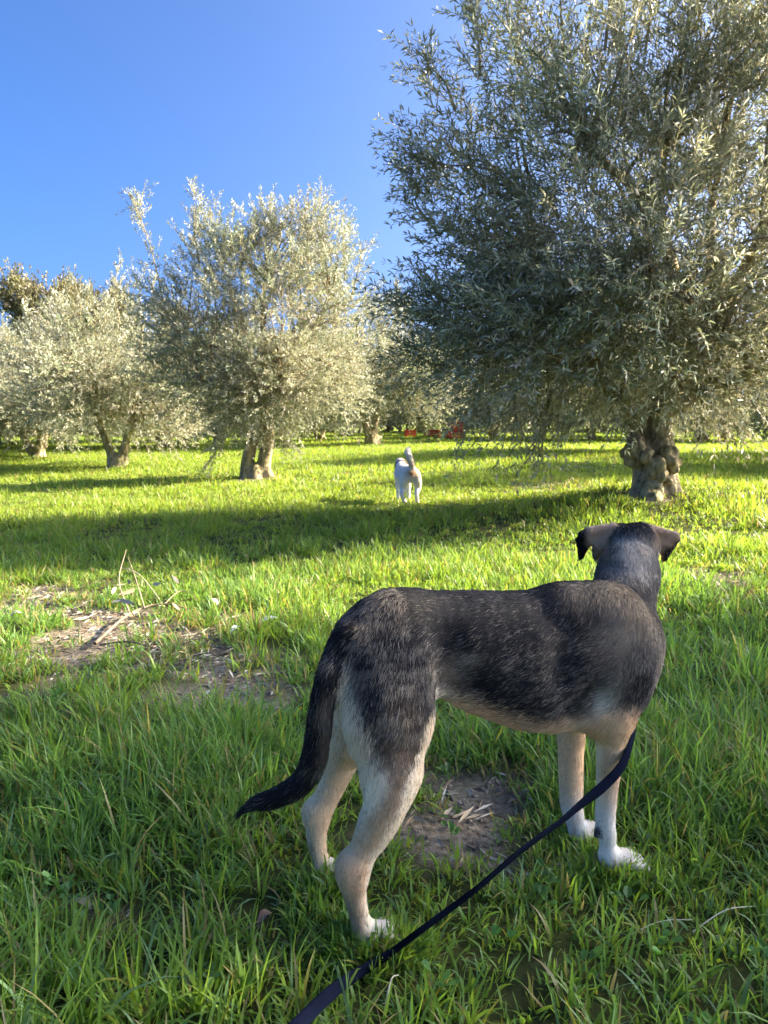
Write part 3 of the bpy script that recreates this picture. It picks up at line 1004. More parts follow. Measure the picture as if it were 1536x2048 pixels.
# --- oaks behind the orchard
def oak_meshes(seed):
    rng = np.random.default_rng(seed)
    tacc = Acc()
    tacc.add(*tube(curve_pts([(0, 0, -.3), (0.1, 0, 1.5), (0, .1, 3.5), (0.1, 0, 6.5)], 10), np.linspace(.38, .12, 10), 9, .2))
    lp = limbs_from(A([0, 0, 2.6]), [(2.2, .4, 5.5), (-2.1, .8, 5.2), (.4, -2, 6), (-.4, 1.9, 6.6), (.2, .2, 8)], .16, tacc, rng)
    blobs = [(A([0, 0, 6]), A([3.2, 3.2, 3]), 4)]
    for k in range(8):
        a = k * .785 + rng.random()
        blobs.append((A([math.cos(a) * 2.3, math.sin(a) * 2.3, 4.6 + 3.4 * rng.random()]), A([1.3, 1.3, 1.1]), 1.4))
    cm = crown_mesh('crown', blobs, A([0, 0, 4.5]), 230, 17, rng, leaf=(.14, .24), pairs=3, twig=(.2, .45), sig=.3, mat=M_OAK, wfac=.3, shell=.55, up=.3, limb_pts=lp, branch_acc=tacc, droop=.1)
    return tacc.mesh('trunk', M_BARK), cm
OAK = oak_meshes(71)
for px, d, s, z, lab in ((112, 50, .74, 1.2, 'dark round oak rising above the olives at the left, topmost of the oaks'),
                         (200, 52, .72, 1.16, 'dark oak directly right of the topmost oak above the olives'),
                         (900, 70, 1.0, 1.0, 'dark oak behind the red crates'), (1120, 68, 1.1, 1.0, 'dark oak behind the big olive, right of the red crates'),
                         (660, 72, 1.0, .95, 'dark oak behind the two-stemmed olive'), (1380, 66, 1.0, 1.0, 'dark oak behind the trunk of the big olive'),
                         (420, 74, 1.1, .9, 'dark oak hidden behind the split-trunk olive'), (-130, 60, 1.1, 1.0, 'dark oak beyond the left edge')):
    x = (px - 768) / FPX * d
    place_tree(OAK, A([x, d, float(gz(x, d)) - .2]), frng.random() * 6.28, (s, z), lab, 'oak_tree', 'dark oaks behind the orchard')

def hedge():
    rng = np.random.default_rng(77)
    n = 90
    xs = np.linspace(-75, 80, n)
    blobs = [(A([x, 64 + rng.normal(0, 1.5), float(gz(x, 64)) + 1.1 + 0.5 * rng.random()]), A([1.9, 1.5, 1.9]), 1) for x in xs]
    me = crown_mesh('hedge', blobs, A([0, 90, -10]), 620, 9, rng, leaf=(.35, .6), pairs=2, twig=(.3, .6), sig=.6, mat=M_OAK, wfac=.34, shell=.3, up=.4, droop=.1)
    tag(obj('hedge', me), 'dark dense undergrowth along the far edge of the orchard', 'hedge', kind='stuff')
hedge()

# ------------------------------------------------------------------ dogs
def fur(name, v, q, colf, flow, lenf, n, rng, parent, rw=0.00035, mat=None, lift=0.32, pts=4, tipgrey=None):
    """short hairs rooted on a body; colours and directions are properties of the coat"""
    tri = np.concatenate([q[:, [0, 1, 2]], q[:, [0, 2, 3]]])
    a, b, c = v[tri[:, 0]], v[tri[:, 1]], v[tri[:, 2]]
    ar = np.linalg.norm(np.cross(b - a, c - a), axis=1)
    # more hair on the side that faces the open meadow paths than on the belly is not needed: even density
    pick = rng.choice(len(tri), n, p=ar / ar.sum())
    r1, r2 = np.sqrt(rng.random(n)), rng.random(n)
    w = np.stack([1 - r1, r1 * (1 - r2), r1 * r2], -1)
    T = tri[pick]
    def lerp(x):
        return (x[T] * (w[..., None] if x.ndim > 1 else w)).sum(1)
    root = lerp(v)
    N = vnormals(v, q)
    nn = nrm(lerp(N))
    fl = lerp(flow)
    fl = fl + rng.normal(0, 0.16, (n, 3)) + 0.35 * (np.stack([noise(root, 28, s) for s in (1, 2, 3)], -1) - 0.5)
    fl = nrm(fl - (fl * nn).sum(1, keepdims=True) * nn)
    L = lerp(lenf) * (0.6 + 0.7 * rng.random(n))
    lf = lift * (0.7 + 0.6 * rng.random(n))
    P_ = np.zeros((n, pts, 3))
    P_[:, 0] = root - nn * 0.0008
    for k in range(1, pts):
        t = k / (pts - 1)
        ang = lf * (1.15 - 0.8 * t)
        st = (L / (pts - 1))[:, None]
        P_[:, k] = P_[:, k - 1] + st * (fl * np.cos(ang)[:, None] + nn * np.sin(ang)[:, None])
    cu = bpy.data.hair_curves.new(name)
    cu.add_curves([pts] * n)
    cu.position_data.foreach_set('vector', P_.astype(np.float32).ravel())
    ra = cu.attributes.get('radius') or cu.attributes.new('radius', 'FLOAT', 'POINT')
    prof = A([1.0, 0.95, 0.7, 0.15])[:pts] if pts == 4 else np.linspace(1, .15, pts)
    rr = (rw * (0.7 + 0.6 * rng.random((n, 1))) * prof[None, :]).astype(np.float32)
    ra.data.foreach_set('value', rr.ravel())
    cc = colf(root, T, w, rng)
    at = cu.attributes.new('Col', 'FLOAT_COLOR', 'CURVE')
    at.data.foreach_set('color', np.concatenate([cc, np.ones((n, 1))], 1).astype(np.float32).ravel())
    cu.materials.append(mat or M_FUR)
    o = bpy.data.objects.new(name, cu)
    col.objects.link(o)
    o.parent = parent
    return o

def dark_dog():
    rng = np.random.default_rng(101)
    O = A([-0.07, 1.28, 0.0])
    H = A([0.946, 0.324, 0.0])
    Rr = A([0.324, -0.946, 0.0])
    def PM(px, py, W=0.0):                       # where a line of sight meets the plane W to the side of the dog's spine
        d = ray(px, py)
        c = A([0, 0, CAM_H])
        t = (W - (c - O) @ Rr) / (d @ Rr)
        return c + d * t
    TORSO, THIGH, HLEG, HFAR, FLEG, FFAR, PAW, TAIL, NECK, HEAD, EAR, MUZ, SHO = range(1, 14)
    F = Field((-0.40, 1.06, -0.03), (0.80, 2.02, 0.74), 0.0055)
    def ch(pts, depth, k, pid, flat=1.0, ax=None):
        out = []
        for p in pts:
            d = p[3] if len(p) > 3 else depth
            q = P(p[0], p[1], d)
            out.append((q, px_r(q, p[2])))
        F.chain(out, k, pid, flat, ax)
    # trunk of the body
    tor = [(745, 1310, 72), (802, 1293, 102), (900, 1287, 106), (1000, 1308, 126), (1090, 1320, 141), (1175, 1315, 136), (1226, 1322, 92)]
    out = []
    for px, py, r in tor:
        q = PM(px, py, 0)
        out.append((q, px_r(q, r)))
    F.chain(out, 0.05, TORSO, 1.28, Rr)
    q = PM(722, 1318, .0); F.cone(q, PM(700, 1350, 0), px_r(q, 56), px_r(q, 36), .05, TORSO)
    # withers and shoulder blades
    q0, q1 = PM(1130, 1215, .03), PM(1215, 1225, .03); F.cone(q0, q1, px_r(q0, 44), px_r(q1, 58), .05, SHO)
    # breast
    q0, q1 = PM(1226, 1300, 0), PM(1238, 1385, 0.0); F.cone(q0, q1, px_r(q0, 78), px_r(q1, 46), .05, TORSO)
    # near hind leg
    ch([(778, 1280, 80, 1.285), (778, 1360, 86, 1.248), (780, 1440, 80, 1.218)], 1.21, .08, THIGH, 1.6, Rr)
    ch([(780, 1440, 80, 1.218), (783, 1500, 65, 1.207), (784, 1545, 55, 1.197)], 1.2, .04, THIGH, 1.35, Rr)
    ch([(784, 1545, 56, 1.195), (774, 1600, 47), (754, 1650, 40), (729, 1698, 31), (707, 1736, 31)], 1.185, .025, HLEG, 1.15, Rr)
    ch([(703, 1732, 29), (706, 1760, 29), (711, 1795, 23), (722, 1845, 19), (730, 1868, 21)], 1.182, .02, HLEG)
    q = P(732, 1876, 1.182)
    claws = []
    pd = nrm(H + A([0, 0.0, -0.05]))
    def paw(c, d, s, pid=PAW):
        side = nrm(np.cross(d, A([0, 0, 1.0])))
        F.cone(c, c + d * .032 * s + A([0, 0, -.006]), .020 * s, .021 * s, .018, pid)
        for k in (-1.5, -.5, .5, 1.5):
            a = c + d * .030 * s + side * (k * .0138 * s) + A([0, 0, -.002])
            e = a + d * (.034 - .005 * abs(k)) * s + side * (k * .004) + A([0, 0, -.008])
            F.cone(a, e, .0098 * s, .0092 * s, .0015, pid)
            claws.append((e + d * .008 * s + A([0, 0, .001]), e + d * .019 * s + A([0, 0, -.005])))
    paw(A([q[0], q[1], 0.024]), pd, 1.0)
    # far hind leg
    ch([(752, 1330, 70, 1.34), (735, 1400, 66, 1.35), (712, 1470, 52, 1.36), (688, 1510, 38, 1.37), (671, 1558, 28), (655, 1590, 27), (636, 1626, 26)], 1.372, .03, HFAR, 1.2, Rr)
    ch([(632, 1622, 23), (633, 1652, 22), (635, 1688, 18), (641, 1722, 15), (648, 1745, 16)], 1.372, .02, HFAR)
    q = P(650, 1752, 1.372); paw(A([q[0], q[1], .022]), nrm(H + Rr * .25), .95)
    # near fore leg
    ch([(1215, 1250, 62, 1.40), (1236, 1340, 60, 1.385), (1222, 1425, 46, 1.385)], 1.385, .045, SHO, 1.3, Rr)
    ch([(1222, 1425, 44, 1.385), (1221, 1480, 31), (1217, 1540, 24), (1213, 1600, 20), (1211, 1640, 19.5), (1213, 1664, 19), (1215, 1690, 16), (1219, 1712, 19)], 1.395, .025, FLEG)
    q = P(1222, 1716, 1.395); paw(A([q[0], q[1], .026]), nrm(H * 1.0 + Rr * .12), 1.08)
    # its dew claw pad
    q = P(1196, 1664, 1.388); F.cone(q, q + A([-.004, 0, -.006]), .008, .007, .006, PAW)
    # far fore leg, its paw turned so that the pads show
    ch([(1150, 1400, 44, 1.5), (1143, 1450, 30), (1142, 1500, 25), (1142, 1560, 23), (1143, 1605, 22.5), (1150, 1640, 18.5), (1157, 1665, 17), (1162, 1678, 16)], 1.505, .025, FFAR)
    q = P(1163, 1672, 1.505); paw(A([q[0], q[1], .022]), nrm(H * .7 + A([.2, .5, 0])), .95)
    # tail
    tail = [(708, 1275, 34, 1.25), (676, 1310, 26, 1.238), (656, 1352, 22), (643, 1410, 23), (637, 1465, 24), (625, 1525, 24), (601, 1565, 22.5), (560, 1591, 19), (520, 1604, 14), (492, 1619, 7), (482, 1627, 4)]
    ch(tail, 1.215, .022, TAIL)
    # neck and head, looking away over the meadow
    hc = P(1262, 1092, 1.70)
    fwd = nrm(A([-0.12, 0.97, -0.10]))
    sid = nrm(np.cross(fwd, A([0, 0, 1.0])))
    upv = np.cross(sid, fwd)
    a, b = P(1226, 1262, 1.50), P(1256, 1148, 1.63)
    F.cone(a, b, px_r(a, 80), px_r(b, 53), .05, NECK)
    F.cone(b, hc - fwd * .015, px_r(b, 53), px_r(hc, 43), .03, NECK)
    F.cone(hc - fwd * .01, hc + fwd * .05, .049, .050, .02, HEAD)
    F.cone(hc + fwd * .06 - upv * .015, hc + fwd * .165 - upv * .03, .042, .025, .035, MUZ)
    F.cone(hc + fwd * .05 - upv * .045, hc + fwd * .145 - upv * .052, .03, .016, .02, MUZ)
    for s in (-1, 1):
        c = hc + fwd * .055 + sid * s * .043 + upv * .012
        F.cone(c, c + fwd * .012, .018, .014, .02, HEAD)
    # hollows: flank in front of the thigh, behind the shoulder blade, above the elbow
    for (x0, y0_, w0, r0), (x1, y1_, w1, r1) in (((905, 1285, .100, .030), (918, 1375, .094, .034)), ((1150, 1235, .126, .028), (1140, 1370, .122, .030)), ((1192, 1395, .108, .022), (1150, 1425, .100, .02))):
        F.cone(PM(x0, y0_, w0), PM(x1, y1_, w1), r0, r1, .035, 0, sub=True)
    # ears: folded flaps
    E = lambda px, py, dy: P(px, py, 1.70 + dy)
    F.tri(E(1226, 1052, .0), E(1200, 1100, .01), E(1163, 1068, .0), .0055, .02, EAR)
    F.tri(E(1226, 1052, .0), E(1185, 1056, .0), E(1163, 1068, .0), .0055, .01, EAR)
    F.tri(E(1180, 1060, .0), E(1154, 1078, .012), E(1161, 1115, .03), .0055, .008, EAR)
    F.tri(E(1180, 1060, .0), E(1178, 1088, .02), E(1161, 1115, .03), .0055, .008, EAR)
    F.tri(E(1200, 1085, .03), E(1190, 1088, .05), E(1190, 1116, .06), .006, .008, EAR)
    F.tri(E(1284, 1052, .0), E(1322, 1100, .01), E(1350, 1070, .0), .0055, .02, EAR)
    F.tri(E(1284, 1052, .0), E(1320, 1059, .0), E(1350, 1070, .0), .0055, .01, EAR)
    F.tri(E(1350, 1070, .0), E(1322, 1095, .005), E(1328, 1118, .02), .0055, .008, EAR)
    F.tri(E(1350, 1068, .0), E(1358, 1076, .008), E(1328, 1118, .02), .0055, .008, EAR)
    v, q, ids, e = F.surface(1)
    n = vnormals(v, q)
    v = v + n * (0.0030 * (fbm(v, 30, 17, 3) - 0.5))[:, None]
    # ---- coat: colour and share of pale hairs at any place of the body
    BLACK, BLUE = A([0.010, 0.010, 0.011]), A([0.017, 0.016, 0.017])
    GREY, BROWN, TAN, CREAM, WHITE = A([0.33, 0.32, 0.30]), A([0.34, 0.235, 0.145]), A([0.86, 0.575, 0.325]), A([0.92, 0.765, 0.53]), A([0.88, 0.84, 0.78])
    def mixc(c, d, w):
        return c * (1 - w[:, None]) + d * w[:, None]
    def coat(v, ids, px, py):
        wob = (fbm(v, 22, 5, 3) - .5)
        ppx, ppy = px + wob * 26, py + wob * 26
        nv = len(v)
        c = np.repeat(BLUE[None], nv, 0)
        g = np.full(nv, 0.13)                        # share of hairs with pale tips
        isid = lambda *k: np.isin(ids, k)
        g = g * np.where(isid(TORSO, SHO, THIGH), sstep(1185, 1300, py) * .8 + .3, 1)
        # belly
        yb = np.interp(ppx, [860, 890, 960, 1040, 1110, 1170, 1230, 1262], [1372, 1378, 1400, 1434, 1448, 1432, 1412, 1440])
        w = sstep(-12, 16, ppy - yb) * isid(TORSO, SHO, FLEG)
        c = mixc(c, mixc(np.repeat(TAN[None], nv, 0), np.repeat(CREAM[None], nv, 0), sstep(1000, 880, ppx)), w)
        g = g * (1 - w)
        g = np.where(isid(TORSO, SHO), np.maximum(g, .24 * (1 - w) * sstep(1230, 1330, py)), g)
        # dark fold low on the flank
        # tan mark behind the elbow and on the forearm
        w = np.exp(-(((ppx - 1215 - (1400 - ppy) * .25) / 24) ** 2 + ((ppy - 1405) / 40) ** 2)) * isid(TORSO, SHO)
        c = mixc(c, CREAM * .8, np.clip(w * 1.1, 0, 1)); g = g * (1 - w)
        # shoulder: brownish grey
        w = np.exp(-(((ppx - 1245) / 40) ** 2 + ((ppy - 1255) / 70) ** 2)) * .75 + np.exp(-(((ppx - 1170) / 45) ** 2 + ((ppy - 1195) / 22) ** 2)) * .4
        w = w * isid(TORSO, SHO, NECK)
        c = mixc(c, A([.36, .285, .20]), np.clip(w, 0, .62)); g = g + .35 * w
        # thigh: black fading to grey brown, cream down the back edge and along the front edge
        th = isid(THIGH, HLEG)
        w = sstep(1480, 1585, ppy) * th
        c = mixc(c, BROWN * 1.1, w)
        g = np.where(th, np.maximum(g, .42 * (1 - sstep(1560, 1660, py))), g)
        w = sstep(1570, 1700, ppy) * th
        c = mixc(c, TAN * .86, w)
        rear = np.interp(py, [1320, 1400, 1460, 1520, 1570, 1640], [700, 722, 740, 764, 780, 740])
        w = sstep(10, -22, ppx - rear) * (th | isid(TORSO)) * sstep(1315, 1345, py) * sstep(1700, 1600, py)
        c = mixc(c, CREAM, w); g = g * (1 - w)
        fr = np.interp(py, [1395, 1440, 1540, 1640, 1720, 1800], [872, 858, 828, 790, 744, 736])
        w = sstep(-10, 0, ppx - fr) * isid(THIGH, HLEG) * sstep(1390, 1420, py)
        c = mixc(c, CREAM, w); g = g * (1 - w)
        w = isid(HLEG) * sstep(1700, 1760, ppy) * np.exp(-((ppx - 716) / 9) ** 2)
        c = mixc(c, BROWN * 1.2, w * .7)
        w = isid(HLEG) * sstep(1770, 1830, ppy) * sstep(718, 704, ppx)
        c = mixc(c, BROWN * .8, w * .7)
        # far legs
        far = isid(HFAR, FFAR)
        c = np.where(far[:, None], TAN * .55 + CREAM * .45, c); g = np.where(far, .0, g)
        w = isid(HFAR) * sstep(1660, 1700, ppy) * sstep(632, 620, ppx); c = mixc(c, BROWN, w * .7)
        w = isid(FFAR) * sstep(1570, 1640, ppy); c = mixc(c, WHITE * .95, w * .9)
        w = isid(FFAR) * sstep(1632, 1650, ppy) * np.exp(-((ppx - 1144) / 5) ** 2); c = mixc(c, BROWN * 2, w * .8)
        # near fore leg
        fl = isid(FLEG)
        c = np.where(fl[:, None], TAN * .92, c); g = np.where(fl, .04, g)
        w = fl * sstep(1208, 1200, ppx) * sstep(1470, 1500, py); c = mixc(c, CREAM, w)
        w = fl * sstep(1560, 1650, ppy); c = mixc(c, CREAM * .5 + WHITE * .5, w)
        w = isid(SHO) * sstep(1405, 1440, ppy); c = mixc(c, TAN, w); g = g * (1 - w)
        # paws
        pw = isid(PAW)
        c = np.where(pw[:, None], A([.66, .58, .47]), c); g = np.where(pw, 0, g)
        q_ = P(1196, 1664, 1.388)
        w = (np.linalg.norm(v - q_, axis=1) < .012).astype(float); c = mixc(c, A([.05, .045, .05]), w)
        # tail
        tl = isid(TAIL)
        c = np.where(tl[:, None], BLACK * 1.1, c); g = np.where(tl, .10, g)
        w = tl * sstep(632, 652, ppx) * sstep(1380, 1430, ppy) * sstep(1570, 1540, ppy); c = mixc(c, BROWN * .8, w * .7); g = g + .5 * w
        w = tl * np.exp(-((ppx - 668) / 7) ** 2) * np.exp(-((ppy - 1320) / 20) ** 2); g = g + .5 * w
        # pale fold in front of the thigh, dark crescent behind the ribs, pale flecks on the hip
        w = np.exp(-(((ppx - 945) / 17) ** 2 + ((ppy - 1320) / 8) ** 2)) * isid(TORSO, THIGH, SHO); c = mixc(c, CREAM * .8, w * .8)
        w = np.exp(-(((ppx - 915) / 30) ** 2 + ((ppy - 1352) / 26) ** 2)) * isid(TORSO, THIGH); c = mixc(c, BROWN * .9, w * .6); g = g + .3 * w
        w = np.exp(-((((ppx - 1000) * .80 + (ppy - 1390) * .60) / 52) ** 2 + ((-(ppx - 1000) * .60 + (ppy - 1390) * .80) / 18) ** 2)) * isid(TORSO); c = mixc(c, BLACK * .8, w * .9); g = g * (1 - .85 * w)
        w = np.exp(-(((ppx - 850) / 26) ** 2 + ((ppy - 1365) / 34) ** 2)) * isid(TORSO, THIGH); g = g + .3 * w
        w = np.exp(-(((ppx - 800) / 34) ** 2 + ((ppy - 1480) / 60) ** 2)) * isid(THIGH); c = mixc(c, BROWN * .7, w * .55); g = g + .2 * w
        # head and ears
        hd = isid(HEAD, MUZ)
        c = np.where(hd[:, None], BROWN * .22, c); g = np.where(hd, .12, g)
        w = isid(MUZ) * .8; c = mixc(c, TAN * .6, w)
        er = isid(EAR)
        c = np.where(er[:, None], A([.54, .36, .225]), c); g = np.where(er, .25, g)
        w = er * np.clip(sstep(1178, 1168, px) + sstep(1090, 1098, py) * sstep(1322, 1328, px) + sstep(1340, 1352, px) * sstep(1075, 1085, py) + sstep(1192, 1186, px) * sstep(1090, 1100, py), 0, 1)
        c = mixc(c, BLACK, w); g = g * (1 - .9 * w)
        w = isid(HEAD, NECK) * np.clip(sstep(1222, 1212, px) * sstep(1118, 1100, py) + sstep(1300, 1312, px) * sstep(1100, 1085, py), 0, 1); c = mixc(c, BROWN * 1.2, w * .8)
        # nape: grizzled
        w = np.exp(-(((ppx - 1268) / 34) ** 2 + ((ppy - 1105) / 30) ** 2)) + .5 * np.exp(-(((ppx - 1262) / 50) ** 2 + ((ppy - 1140) / 16) ** 2))
        w = w * (.6 + .8 * (noise(v, 90, 3) > .45))
        g = g + .85 * np.clip(w, 0, 1) * isid(NECK, HEAD)
        c = mixc(c, A([.62, .55, .44]), np.clip(w, 0, .85) * isid(NECK, HEAD))
        g = np.clip(g, 0, .9)
        return c, g
    px, py = project(v)
    c, g = coat(v, ids, px, py)
    nv = len(v)
    isid = lambda *k: np.isin(ids, k)
    tl = isid(TAIL)
    yb = np.interp(px, [860, 890, 960, 1040, 1110, 1170, 1230, 1262], [1372, 1378, 1400, 1434, 1448, 1432, 1412, 1440])
    rear = np.interp(py, [1320, 1400, 1460, 1520, 1570, 1640], [700, 722, 740, 764, 780, 740])
    # ---- hair direction and length
    down = A([0, 0, -1.0])
    flow = np.repeat((-H * .92 + down * .38)[None], nv, 0)
    ln = np.full(nv, .015)
    for k, d, l in ((THIGH, -H * .35 + down, .016), (HLEG, down - H * .12, .010), (HFAR, down - H * .1, .011), (FLEG, down - H * .2, .009), (FFAR, down - H * .25, .011),
                    (PAW, H * .8 + down * .3, .0028), (NECK, -fwd * .7 + down * .55 - H * .2, .019), (HEAD, -fwd + upv * .1, .009), (EAR, A([0, .2, -1.0]), .007), (MUZ, -fwd, .006), (SHO, -H * .35 + down * .9, .014)):
        flow[ids == k] = d
        ln[ids == k] = l
    tp = np.stack([P(p[0], p[1], p[3] if len(p) > 3 else 1.215) for p in tail])
    tdir = nrm(np.gradient(tp, axis=0))
    near = np.argmin(((v[:, None, :] - tp[None]) ** 2).sum(-1), 1)
    flow[tl] = tdir[near[tl]]
    ln[tl] = .020
    ln[isid(EAR) & (px > 1360)] = .004
    w = sstep(0, 25, py - yb) * isid(TORSO); ln = ln + .008 * w
    ln = ln + .010 * (sstep(0, -25, px - rear) * isid(THIGH))
    for _ in range(14):
        flow = vsmooth(flow, e, .5)
    for _ in range(8):
        ln = vsmooth(ln[:, None], e, .5)[:, 0]
    cs = c.copy()
    for _ in range(2):
        cs = vsmooth(cs, e, .5)
    g = np.clip(g, 0, .9)
    root = empty('dog', (O[0] + .25, O[1] + .09, 0), 'black and tan dog on a navy leash standing in the shaded grass, looking away', 'dog')
    off = Vector((-(O[0] + .25), -(O[1] + .09), 0))
    bo = obj('body', make_mesh('body', v, q, M_SKIN, cs * .9), root)
    bo.location = off
    def colf(rt, T, w_, rng):
        k = len(rt)
        rj = rt + nrm((flow[T] * w_[..., None]).sum(1)) * rng.normal(0, .013, (k, 1)) + rng.normal(0, .003, (k, 3))
        jx, jy = project(rj)
        cc, gg = coat(rj, ids[T[:, 0]], jx, jy)
        # pale hairs come in small locks
        la = (rt - O) @ np.stack([H * .4, Rr, A([0, 0, 1.0])], 1)
        lock = fbm(la, 60, 77, 2)
        pale = rng.random(k) < 1.9 * gg * np.clip((lock - .30) * 3.0, .15, 1.6)
        pcol = GREY * A([1.14, 1.0, .82]) * (.24 + .72 * rng.random((k, 1)) ** 2)
        dark = cc.mean(1) < .2
        cc = np.where((pale & dark)[:, None], pcol, cc * (.72 + .56 * rng.random((k, 1))))
        mixed = (~dark) & (rng.random(k) < .05)
        cc = np.where(mixed[:, None], BROWN * .8, cc)
        return cc
    fo = fur('fur', v, q, colf, flow, ln, 300000, rng, root, rw=.00029, lift=.22)
    fo.location = off
    m_claw = new_plain('dog_claw', (.05, .045, .045), .4)
    for a_, e_ in claws:
        vv, qq = tube(np.stack([a_, a_ * .5 + e_ * .5 + A([0, 0, .002]), e_]), A([.0036, .003, .0008]), 6)
        obj('claw', make_mesh('claw', vv, qq, m_claw), root).location = off
    # nose and eyes
    F2 = Field(hc + fwd * .15 - A([.05, .05, .06]), hc + fwd * .2 + A([.05, .05, .04]), .003)
    nc = hc + fwd * .18 - upv * .022
    F2.cone(nc - sid * .007, nc + sid * .007, .013, .013, .006)
    F2.cone(nc - upv * .010, nc, .008, .012, .006)
    vv, qq, _, _ = F2.surface(1)
    m_dark = new_plain('dog_nose', (.012, .011, .012), .35)
    obj('nose', make_mesh('nose', vv, qq, m_dark), root).location = off
    for s in (-1, 1):
        c0 = hc + fwd * .073 + sid * s * .044 + upv * .010
        F3 = Field(c0 - .02, c0 + .02, .002)
        F3.cone(c0, c0 + fwd * .001, .0105, .0105, .003)
        vv, qq, _, _ = F3.surface(1)
        obj('eye', make_mesh('eye', vv, qq, m_dark), root).location = off
    # collar, nearly lost in the neck fur
    ax = nrm(b - a)
    cc0 = a + (b - a) * .62
    s1 = nrm(np.cross(ax, A([0, 0, 1.0])))
    s2 = np.cross(ax, s1)
    th = np.linspace(0, 2 * math.pi, 49)[:-1]
    rr = px_r(b, 60) * .92
    ringc = [cc0 + ax * (k * .010) for k in (-1, 1)]
    V = []
    for rad_ in (rr, rr + .0035):
        for k in (-1, 1):
            V.append(cc0 + ax * (k * .011) + (s1[None] * np.cos(th)[:, None] + s2[None] * np.sin(th)[:, None]) * rad_)
    V = np.concatenate(V)
    i = np.arange(48); j = (i + 1) % 48
    fq = np.concatenate([np.stack([i + a_, j + a_, j + b_, i + b_], -1) for a_, b_ in ((0, 48), (48, 144), (144, 96), (96, 0))])
    return root, off, make_mesh('collar', V, fq, M_WEB), cc0, hc, fwd

def new_plain(name, colr, rough):
    m, N, L, out = new_mat(name)
    b = N.new('ShaderNodeBsdfPrincipled')
    b.inputs['Base Color'].default_value = (*colr, 1)
    b.inputs['Roughness'].default_value = rough
    n = N.new('ShaderNodeTexNoise')
    n.inputs['Scale'].default_value = 300
    bp = N.new('ShaderNodeBump')
    bp.inputs['Strength'].default_value = .15
    bp.inputs['Distance'].default_value = .001
    L.new(n.outputs['Fac'], bp.inputs['Height'])
    L.new(bp.outputs[0], b.inputs['Normal'])
    L.new(b.outputs[0], out.inputs['Surface'])
    return m

def web_mat():
    """navy webbing: fine weave across the strap, along its own UV"""
    m, N, L, out = new_mat('navy_webbing')
    a = N.new('ShaderNodeAttribute')
    a.attribute_name = 'Col'
    w = N.new('ShaderNodeTexChecker')
    tc = N.new('ShaderNodeTexCoord')
    w.inputs['Scale'].default_value = 1.0
    w.inputs[1].default_value = (0.0035, 0.005, 0.0115, 1)
    w.inputs[2].default_value = (0.007, 0.0095, 0.020, 1)
    L.new(tc.outputs['UV'], w.inputs['Vector'])
    b = N.new('ShaderNodeBsdfPrincipled')
    b.inputs['Roughness'].default_value = .85
    b.inputs['Specular IOR Level'].default_value = .01
    L.new(w.outputs[0], b.inputs['Base Color'])
    bp = N.new('ShaderNodeBump')
    bp.inputs['Strength'].default_value = .5
    bp.inputs['Distance'].default_value = .0006
    L.new(w.outputs[1], bp.inputs['Height'])
    L.new(bp.outputs[0], b.inputs['Normal'])
    L.new(b.outputs[0], out.inputs['Surface'])
    return m
M_WEB = web_mat()

def leash(cc0):
    ctrl = [(1272, 1290, 1.60, 0.2), (1280, 1395, 1.545, .9), (1271, 1442, 1.46, 1.2), (1260, 1492, 1.385, 1.05), (1241, 1535, 1.345, .6), (1205, 1574, 1.315, .3), (1160, 1610, 1.28, .9), (1120, 1644, 1.225, 1.15),
            (1040, 1703, 1.15, 1.2), (960, 1772, 1.12, 1.2), (900, 1818, 1.12, 1.1), (840, 1862, 1.105, 1.1), (775, 1910, 1.12, 1.0), (700, 1957, 1.06, .45), (655, 1992, .94, .1), (600, 2046, .845, .1), (545, 2105, .76, .15), (430, 2240, .62, .3)]
    pts = np.stack([np.concatenate([P(p[0], p[1], p[2]), [p[3]]]) for p in ctrl])
    c = curve_pts(pts, 200)
    p, tw = c[:, :3], c[:, 3]
    tan = nrm(np.gradient(p, axis=0))
    vd = nrm(p - A([0, 0, CAM_H + .05]))
    wd = nrm(np.cross(tan, vd))
    nd = np.cross(wd, tan)
    wdir = nrm(wd * np.cos(tw)[:, None] + nd * np.sin(tw)[:, None])
    nrmv = nrm(np.cross(wdir, tan))
    hw, ht = .0092, .0009
    n = len(p)
    prof = [(-1, -1), (-.5, -1.2), (.5, -1.2), (1, -1), (1, 1), (.5, 1.2), (-.5, 1.2), (-1, 1)]
    V = np.stack([p + wdir * (hw * a) + nrmv * (ht * b) for a, b in prof], 1).reshape(-1, 3)
    i = np.arange(n - 1)[:, None] * 8
    j = np.arange(8)[None]
    k = (j + 1) % 8
    q = np.stack([i + j, i + k, i + 8 + k, i + 8 + j], -1).reshape(-1, 4)
    me = make_mesh('leash', V, q, M_WEB)
    uv = me.uv_layers.new(name='UVMap')
    s = np.concatenate([[0], np.cumsum(np.linalg.norm(np.diff(p, axis=0), axis=1))])
    U = np.stack([np.repeat(s / .0022, 8), np.tile(A([a for a, b in prof]) * hw / .0022, n)], -1)
    li = np.zeros(len(me.loops), np.int32)
    me.loops.foreach_get('vertex_index', li)
    uv.data.foreach_set('uv', U[li].astype(np.float32).ravel())
    o = obj('leash', me)
    tag(o, "navy webbing leash running from the dark dog's chest to the bottom edge", 'leash')

droot, doff, collar_me, cc0, hc_, fwd_ = dark_dog()
co = obj('collar', collar_me, droot)
co.location = doff
leash(cc0)

